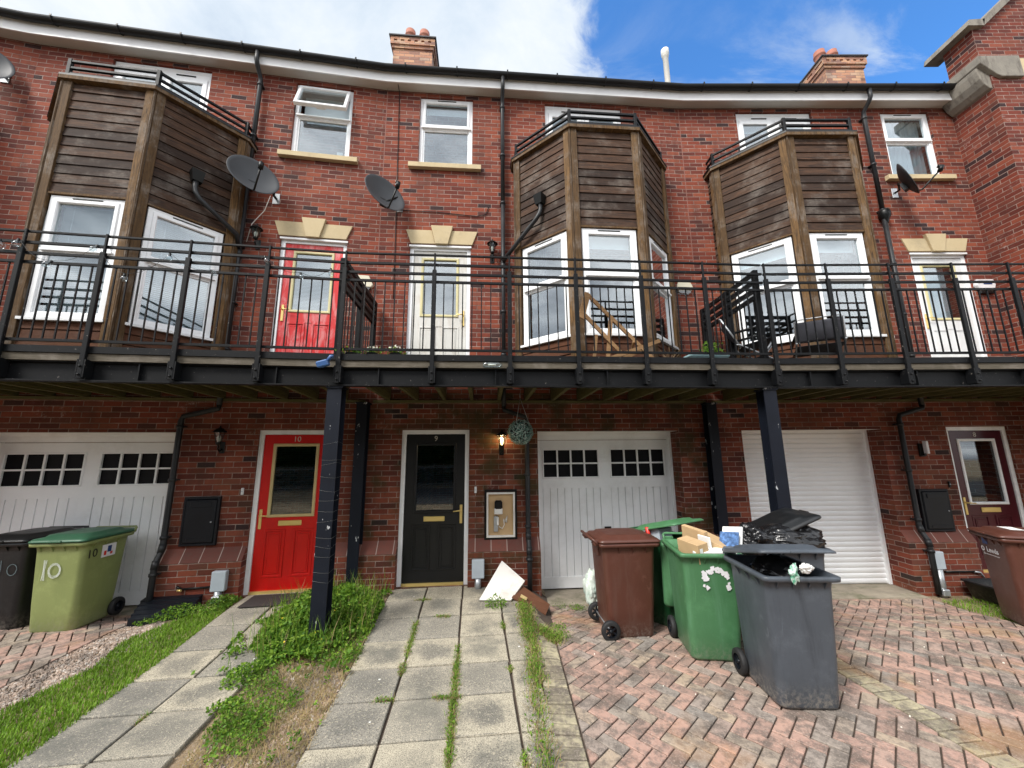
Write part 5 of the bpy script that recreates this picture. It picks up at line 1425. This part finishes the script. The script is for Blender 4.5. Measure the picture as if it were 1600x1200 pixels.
# slab paths
def slab_path(name, ox, oy, slope, cols, rows, y_end, pitch, label=None):
    b = B('path_slab'); d = Vector((slope, -1)).normalized(); e = Vector((-d.y, d.x)); a = math.atan2(e.y, e.x)
    uvs = []
    for c0, c1 in cols:
        r_ = 0.0
        while oy+d.y*r_ > y_end:
            w = c1-c0-rnd(.014, .026); dd = pitch-rnd(.015, .026); mid = (c0+c1)/2
            p = Vector((ox, oy)) + d*(r_+pitch/2) + e*mid
            k0 = len(b.f); block(b, p.x+rnd(-.003, .003), p.y+rnd(-.003, .003), a+R(rnd(-.5, .5)), w, dd, rnd(-.004, .003), .05, .006)
            for f_ in b.f[k0:]:
                uvs += [0, 0, 1, 0, 1, 1, 0, 1]
            r_ += pitch
    b.uvs = uvs
    return tag(b.obj(name), kind='structure')
slab_path('path', -1.66, 5.66, .0985, ((0, .478), (.478, .958), (.958, 1.438), (1.438, 1.68)), 9, -2.2, .462)
slab_path('path', -3.515, 5.55, .118, ((0, .50), (.50, 1.0)), 9, -2.2, .470)
# block paving
def edge_x(y): return 2.93-.09*(y-3.8)
def herring(name, sets, x0, x1, y0, y1, ox=0.0, oy=0.0):
    b = B('paver_pink'); w = .1025; a = R(-45); ca, sa = cos(a), sin(a)
    n = int((abs(x1-x0)+abs(y1-y0))/w)+4; cx, cy = (x0+x1)/2, (y0+y1)/2
    for i in range(-n, n):
        for j in range(-n, n):
            c = (i-j) % 4
            if c == 0: u, v, ww, dd = (i+1)*w, (j+.5)*w, 2*w, w
            elif c == 3: u, v, ww, dd = (i+.5)*w, (j+1)*w, w, 2*w
            else: continue
            x = cx+ox+u*ca-v*sa; y = cy+oy+u*sa+v*ca
            if not (x0 < x < x1 and y0 < y < y1): continue
            tp = rnd(-.003, .002)
            for pl in sets: cut_block(b, x, y, a, ww-.010, dd-.010, tp, pl)
    return tag(b.obj(name), kind='structure')
# lines: brick edging beside the path (x = .44 + .02*(4.2-y)), the diagonal divider, the verge
herring('driveway', [[(-1, -.02, -.44-.084), (1, .09, 2.93+.342-.112), (-.0789, 1, 5.80)], [(-1, -.09, -2.93-.342-.112), (1, 0, 5.82), (-.0789, 1, 5.80), (0, 1, 6.05)]], .3, 6.0, -1.5, 6.3)
herring('driveway', [[(1, .13, -3.79), (0, 1, 5.2)]], -9.5, -4.0, -1.5, 5.3)
b = B('bedding_sand'); strip_mesh(b, [(.24, -1.6), (.24, 5.9)], [(5.86, -1.6), (5.86, 5.9)], 30, 22, -.019); tag(b.obj('paving_bed'), kind='structure')
b = B('bedding_sand'); strip_mesh(b, [(-9.6, -1.6), (-9.6, 5.3)], [(-4.22, -1.6), (-4.38, 5.3)], 24, 16, -.016); tag(b.obj('paving_bed'), kind='structure')
b = B('bedding_sand'); strip_mesh(b, [(-1.67, 5.68), (-.90, -2.2)], [(.24, 5.9), (.5, -2.2)], 26, 6, -.024); tag(b.obj('paving_bed'), kind='structure')
b = B('bedding_sand'); strip_mesh(b, [(-3.50, 5.55), (-2.59, -2.2)], [(-2.53, 5.62), (-1.61, -2.2)], 26, 4, -.024); tag(b.obj('paving_bed'), kind='structure')
b = B('paver_edge'); y = 5.05
while y > -1.5: block(b, .325+.02*(4.2-y), y, R(rnd(-2, 2)), .20, .094, rnd(-.003, .005)+.004, .04, .006); y -= .110
y = 5.95
while y > -1.5: block(b, edge_x(y), y, R(8+rnd(-2, 2)), .20, .094, rnd(-.002, .003)+.003, .04, .006); y -= .110
tag(b.obj('paving_edge'), kind='structure')

# ------------------------------------------------------------ ground cover
rg = random.Random(11)
def poly_pts(poly, rg):
    xs_ = [p[0] for p in poly]; ys_ = [p[1] for p in poly]
    while True:
        x, y = rg.uniform(min(xs_), max(xs_)), rg.uniform(min(ys_), max(ys_)); c = False; j = len(poly)-1
        for i in range(len(poly)):
            if (poly[i][1] > y) != (poly[j][1] > y) and x < (poly[j][0]-poly[i][0])*(y-poly[i][1])/(poly[j][1]-poly[i][1])+poly[i][0]: c = not c
            j = i
        if c: return x, y
from mathutils import noise as NZ
def blades(b, n, pt, h0, h1, w, rg, lean=.6):
    for _ in range(n):
        x, y = pt(rg); z = gz(x, y)-.012; h = rg.uniform(h0, h1); a = rg.uniform(0, 6.28); l = rg.uniform(.1, lean)*h
        dx, dy = cos(a), sin(a); k = len(b.v); px_, py_ = -dy*w/2, dx*w/2
        b.v += [Vector((x-px_, y-py_, z)), Vector((x+px_, y+py_, z)), Vector((x+dx*l*.5+px_*.8, y+dy*l*.5+py_*.8, z+h*.62)), Vector((x+dx*l*.5-px_*.8, y+dy*l*.5-py_*.8, z+h*.62)), Vector((x+dx*l*1.2, y+dy*l*1.2, z+h))]
        b.f += [(k, k+1, k+2, k+3), (k+3, k+2, k+4)]; b.mi += [b.cur]*2; b.sm += [False]*2
def patchy(poly, sc, thr, seed=0):
    def f(rg):
        for _ in range(60):
            x, y = poly_pts(poly, rg)
            if NZ.noise(Vector((x*sc, y*sc, seed)))*.5+.5 > thr: return x, y
        return x, y
    return f
lawn = [(-3.58, 5.30), (-3.86, 4.75), (-4.02, 4.35), (-3.86, 3.9), (-3.92, 3.3), (-4.25, 2.6), (-4.6, 1.2), (-2.9, 1.2), (-3.15, 2.9), (-3.36, 4.4), (-3.52, 5.4)]
b = B('grass_blade'); blades(b, 30000, lambda r_: poly_pts(lawn, r_), .018, .045, .007, rg); tag(b.obj('grass'), kind='stuff')
lawn2 = [(5.84, 5.72), (5.84, 4.9), (5.80, 4.2), (5.9, 2.5), (8.0, 2.5), (8.1, 5.4), (7.0, 5.9)]
b = B('grass_blade'); blades(b, 14000, lambda r_: poly_pts(lawn2, r_), .02, .05, .007, rg); tag(b.obj('grass'), kind='stuff')
garden = [(-2.45, 5.5), (-1.72, 5.5), (-1.48, 4.2), (-1.38, 3.2), (-1.2, 1.0), (-1.95, 1.0), (-2.1, 2.8), (-2.30, 4.0), (-2.45, 5.0)]
def gnoise(x, y): return NZ.noise(Vector((x*2.3, y*2.3, 5)))*.5+.5
# the dense clump round the steel post
post = Vector((-2.0, 4.38))
def clump_h(x, y):
    d = math.hypot((x-post.x+.12)/.62, (y-post.y-.30)/.85); return max(0.0, 1-d*d)
def fn(rg_):
    while True:
        x, y = rg_.uniform(-2.85, -1.45), rg_.uniform(3.75, 5.5); h = clump_h(x, y)
        lim = -1.64+.0985*(5.6-y)+.02
        if x < lim and h > rg_.uniform(0, .35) + .25*(NZ.noise(Vector((x*5, y*5, 1)))): break
    H_ = .05+.30*h**1.1*(.75+.5*NZ.noise(Vector((x*6, y*6, 3)))); return Vector((x, y, gz(x, y)+H_*rg_.uniform(.15, 1.05)**.6)), None
b = B('weed_leaf'); leaf_cloud(b, 16000, fn, .018, .050, rg, .8); leaf_cloud(b, 1500, fn, .045, .080, rg, .6); blades(b, 900, lambda r_: (lambda q_: (q_[0].x, q_[0].y))(fn(r_)), .12, .42, .006, rg, .5); b.m('dry_grass'); blades(b, 500, lambda r_: (lambda q_: (q_[0].x, q_[0].y))(fn(r_)), .10, .36, .005, rg, .7); b.m('flower_yellow'); leaf_cloud(b, 26, lambda r_: (fn(r_)[0]+Vector((0, 0, .03)), None), .018, .026, rg, 2); tag(b.obj('weed_bed'), kind='stuff')
# lower weeds over the garden, patchy
def fn2(rg_):
    while True:
        x, y = poly_pts(garden, rg_)
        if gnoise(x, y) > .46 or NZ.noise(Vector((x*7, y*7, 2))) > .30 or (y > 4.9 and rg_.random() < .8): break
    return Vector((x, y, gz(x, y)+rg_.uniform(0, .045))), None
b = B('weed_leaf'); leaf_cloud(b, 9000, fn2, .012, .032, rg, 1.2); blades(b, 3500, patchy(garden, 2.3, .52, 5), .02, .06, .005, rg); tag(b.obj('garden_weeds'), kind='stuff')
b = B('dry_grass'); blades(b, 15000, lambda r_: poly_pts(garden, r_), .01, .045, .004, rg, 2.4); tag(b.obj('dry_grass'), kind='stuff')
# small shrubs beside the left path, near the cover, at the foot of the white panel
def bushlet(cx, cy, rx, ry, h, n, seed, name='weed_clump', label='', s=(.015, .038)):
    r2 = random.Random(seed)
    def f_(q):
        a, d = q.uniform(0, 6.28), q.random()**.6; x, y = cx+rx*d*cos(a), cy+ry*d*sin(a); return Vector((x, y, gz(x, y)+q.uniform(.0, 1)*h*(1-.6*d))), None
    b = B('weed_leaf'); leaf_cloud(b, n, f_, s[0], s[1], r2, .9); o = b.obj(name); return tag(o, label, 'weed', 'weed clumps one can tell apart')
bushlet(-2.36, 3.70, .13, .17, .13, 520, 5, label='leafy green weed spilling over the right edge of the left path')
bushlet(-2.20, 3.32, .13, .10, .07, 260, 6, label='small weed on the gravel below the leafy one beside the left path')
bushlet(-1.95, 3.15, .20, .16, .05, 420, 7, label='flat green weed patch in the middle of the dry garden')
bushlet(-.22, 5.02, .13, .09, .17, 330, 8, label='tall thin weed growing at the foot of the white panel', s=(.012, .03))
bushlet(-4.1, 4.95, .36, .24, .10, 1500, 9, label='weed bed in front of the ribbed black cover')
bushlet(-3.62, 5.12, .16, .24, .13, 700, 10, label='weeds under the pale utility box left of the red door')
# weeds in the joints
def line_pts(lines, wid):
    def f(rg_):
        while True:
            (x0, y0, x1, y1, d_) = rg_.choice(lines); u = rg_.random(); x, y = x0+(x1-x0)*u, y0+(y1-y0)*u
            if NZ.noise(Vector((x*3.1, y*3.1, 9)))*.5+.5 > 1.10-d_: return x+rg_.gauss(0, wid), y+rg_.gauss(0, wid)
    return f
s9 = .0985
def pc(off, y): return -1.66+off*1.0+s9*(5.66-y)
rows9 = [5.66-.46*k for k in range(1, 10)]
jl = [(pc(.478, 4.75), 4.75, pc(.478, 3.6), 3.6, .6), (pc(.478, 3.0), 3.0, pc(.478, 2.2), 2.2, .5), (pc(.958, 4.3), 4.3, pc(.958, 2.2), 2.2, .62), (pc(.958, 4.0), 4.0, pc(.958, 2.4), 2.4, .7)]
jl += [(pc(.2, y)-.05, y+.02, pc(1.5, y), y+.09, .42) for y in rows9]
jl += [(pc(1.438, 5.0), 5.0, pc(1.438, 2.3), 2.3, .55)]*2
jl += [(-3.51+.118*(5.5-y0)+.5, y0, -3.51+.118*(5.5-y1)+.5, y1, .5) for y0, y1 in ((5.0, 3.9), (3.9, 2.2))] + [(-3.3+.1*(5-y), y, -2.5+.1*(5-y), y+.05, .34) for y in (4.6, 4.13, 3.66, 3.2, 2.72)]
b = B('weed_leaf'); f_ = line_pts(jl, .016)
def jf(rg_): x, y = f_(rg_); return Vector((x, y, gz(x, y)+rg_.uniform(0, .02))), None
leaf_cloud(b, 1800, jf, .007, .024, rg, .9); b.m('dry_grass'); blades(b, 3200, f_, .012, .04, .004, rg, 1.6); b.m('grass_blade'); blades(b, 1500, f_, .012, .05, .004, rg, 1.2); tag(b.obj('joint_weeds'), kind='stuff')
vl = [(.14, 5.05, .20, 3.6, .75), (.16, 3.9, .22, 1.6, .75), (.10, 5.1, .16, 4.3, .8), (.30, 4.55, .44, 4.35, .8)]
f2 = line_pts(vl, .04); b = B('weed_leaf'); leaf_cloud(b, 2200, lambda q: ((lambda p: Vector((p[0], p[1], gz(*p)+q.uniform(0, .06))))(f2(q)), None), .010, .026, rg, 1.0)
b.m('grass_blade'); blades(b, 2200, f2, .02, .08, .005, rg, .9); b.m('dry_grass'); blades(b, 4200, f2, .02, .07, .005, rg, 1.5); tag(b.obj('verge_weeds'), kind='stuff')
b = B('weed_leaf'); ml = [(.55, 5.55, 2.3, 5.65, .6), (.4, 5.2, .9, 5.5, .6), (.5, 4.9, .5, 4.2, .4)]
f3 = line_pts(ml, .05); leaf_cloud(b, 1300, lambda q: ((lambda p: Vector((p[0], p[1], gz(*p)+.004+q.uniform(0, .015))))(f3(q)), None), .008, .02, rg, 1.5); tag(b.obj('drive_moss'), kind='stuff')
# gravel
def stones(b, n, pt, s0, s1, rg, dz=0):
    for _ in range(n):
        x, y = pt(rg); s = rg.uniform(s0, s1); z = gz(x, y)+dz; k = len(b.v); a = rg.uniform(0, 6.28); e_ = rg.uniform(.6, 1)
        r6 = [(s*cos(a+i*1.2566)*rg.uniform(.8, 1.15), s*e_*sin(a+i*1.2566)*rg.uniform(.8, 1.15)) for i in range(5)]
        b.v += [Vector((x+p[0], y+p[1], z-.004)) for p in r6] + [Vector((x+p[0]*.62, y+p[1]*.62, z+s*.55)) for p in r6]
        for i in range(5): j = (i+1) % 5; b.f.append((k+i, k+j, k+5+j, k+5+i)); b.mi.append(b.cur); b.sm.append(False)
        b.f.append(tuple(k+5+i for i in range(5))); b.mi.append(b.cur); b.sm.append(False)
gv = [(-4.55, 5.15), (-4.15, 4.95), (-3.80, 4.6), (-3.72, 4.3), (-3.85, 3.85), (-3.88, 3.3), (-4.2, 2.6), (-4.7, 1.6), (-5.0, 1.8), (-4.32, 3.2), (-4.36, 3.7), (-4.58, 4.5)]
b = B('gravel_stone'); stones(b, 9000, lambda r_: poly_pts(gv, r_), .006, .016, rg, -.018); tag(b.obj('gravel'), kind='stuff')
b = B('gravel_stone'); stones(b, 7500, lambda r_: poly_pts(garden, r_), .005, .014, rg, -.026); tag(b.obj('garden_gravel'), kind='stuff')
b = B('flower_white'); b.cur = 0
stones(b, 40, lambda r_: (r_.uniform(.6, 5), r_.uniform(2.0, 4.4)), .004, .010, rg, .002); tag(b.obj('litter_crumbs'), kind='stuff')

# ------------------------------------------------------------ across the road (seen in the door glass)
def tree_mesh(seed, h, r):
    q = random.Random(seed); b = B('bark')
    b.tube([(0, 0, -.2), (.05, 0, h*.3), (.1, .1, h*.55), (0, .1, h*.8)], [.20, .15, .10, .04], 8)
    lumps = [(q.uniform(-r, r)*.7, q.uniform(-r, r)*.7, h*q.uniform(.35, .95), q.uniform(.5, 1.0)*r*.55) for _ in range(12)]
    for x, y, z, s in lumps[:7]: b.tube([(.08, .05, h*.4), (x*.5, y*.5, (z+h*.4)/2), (x, y, z)], [.07, .04, .015], 5)
    c = B('tree_leaf')
    def f_(q_):
        x, y, z, s = q_.choice(lumps); d = Vector((q_.gauss(0, 1), q_.gauss(0, 1), q_.gauss(0, 1))).normalized()*s*q_.random()**.4; return Vector((x, y, z))+d, None
    leaf_cloud(c, 7000, f_, .22, .50, q, .2)
    return b, c
bt, ct = tree_mesh(2, 9.0, 3.6); tm = None
for i, (x, y, s, lb) in enumerate(((-9.5, -14, 1.0, 'leafy tree across the road, leftmost of the row'), (-4.5, -14.6, 1.05, 'leafy tree across the road, behind the photographer'), (.5, -14, .95, 'leafy tree across the road, small one in the row'), (5.5, -14.5, 1.05, 'leafy tree across the road, right of the middle'), (10.5, -14, 1.0, 'leafy tree across the road, rightmost of the row'))):
    t = thing('tree', lb, 'tree', (x, y, -.13), i*1.7, 'trees across the road'); t.scale = (s, s, s)
    if tm is None: o1 = bt.obj('trunk', t); o2 = ct.obj('crown', t); tm = (o1.data, o2.data)
    else:
        for nm, d_ in zip(('trunk', 'crown'), tm): o = bpy.data.objects.new(nm, d_); C.objects.link(o); o.parent = t
q = random.Random(9); b = B('tree_leaf')
for k in range(30):
    T = Matrix.Translation((-29+k*2.0, -20+q.uniform(-1, 1), q.uniform(1.5, 3.5))) @ Matrix.Scale(q.uniform(2.0, 3.2), 4)
    b.lathe([(1.0*sin(pi*i/7)*q.uniform(.85, 1.1), -1.6*cos(pi*i/7)) for i in range(8)], 12, T)
leaf_cloud(b, 9000, lambda r_: (Vector((r_.uniform(-31, 31), -17.6+r_.uniform(-.9, .9), r_.uniform(-.1, 7.5))), None), .35, .7, q, .2)
tag(b.obj('reflection_backing'), kind='stuff')  # unseen leafy masses added behind the trees to keep door glass reflections dark
q = random.Random(6); b = B('tree_leaf'); leaf_cloud(b, 14000, lambda r_: (Vector((r_.uniform(-18, 20), -13.6+r_.uniform(-.45, .45), r_.uniform(-.1, 2.6)**1.0)), None), .14, .28, q, .2)
tag(b.obj('hedge'), 'long clipped green hedge across the road', 'hedge')
t = thing('railing_fence', 'black vertical bar railings in front of the hedge across the road', 'fence', (0, -12.9, -.13))
b = B('galvanised'); b.box(-18, 20, -.02, .02, .15, .19); b.box(-18, 20, -.02, .02, 1.15, 1.19)
k = -18
while k < 20: b.box(k-.01, k+.01, -.01, .01, .0, 1.35); k += .13
b.obj('bars', t)
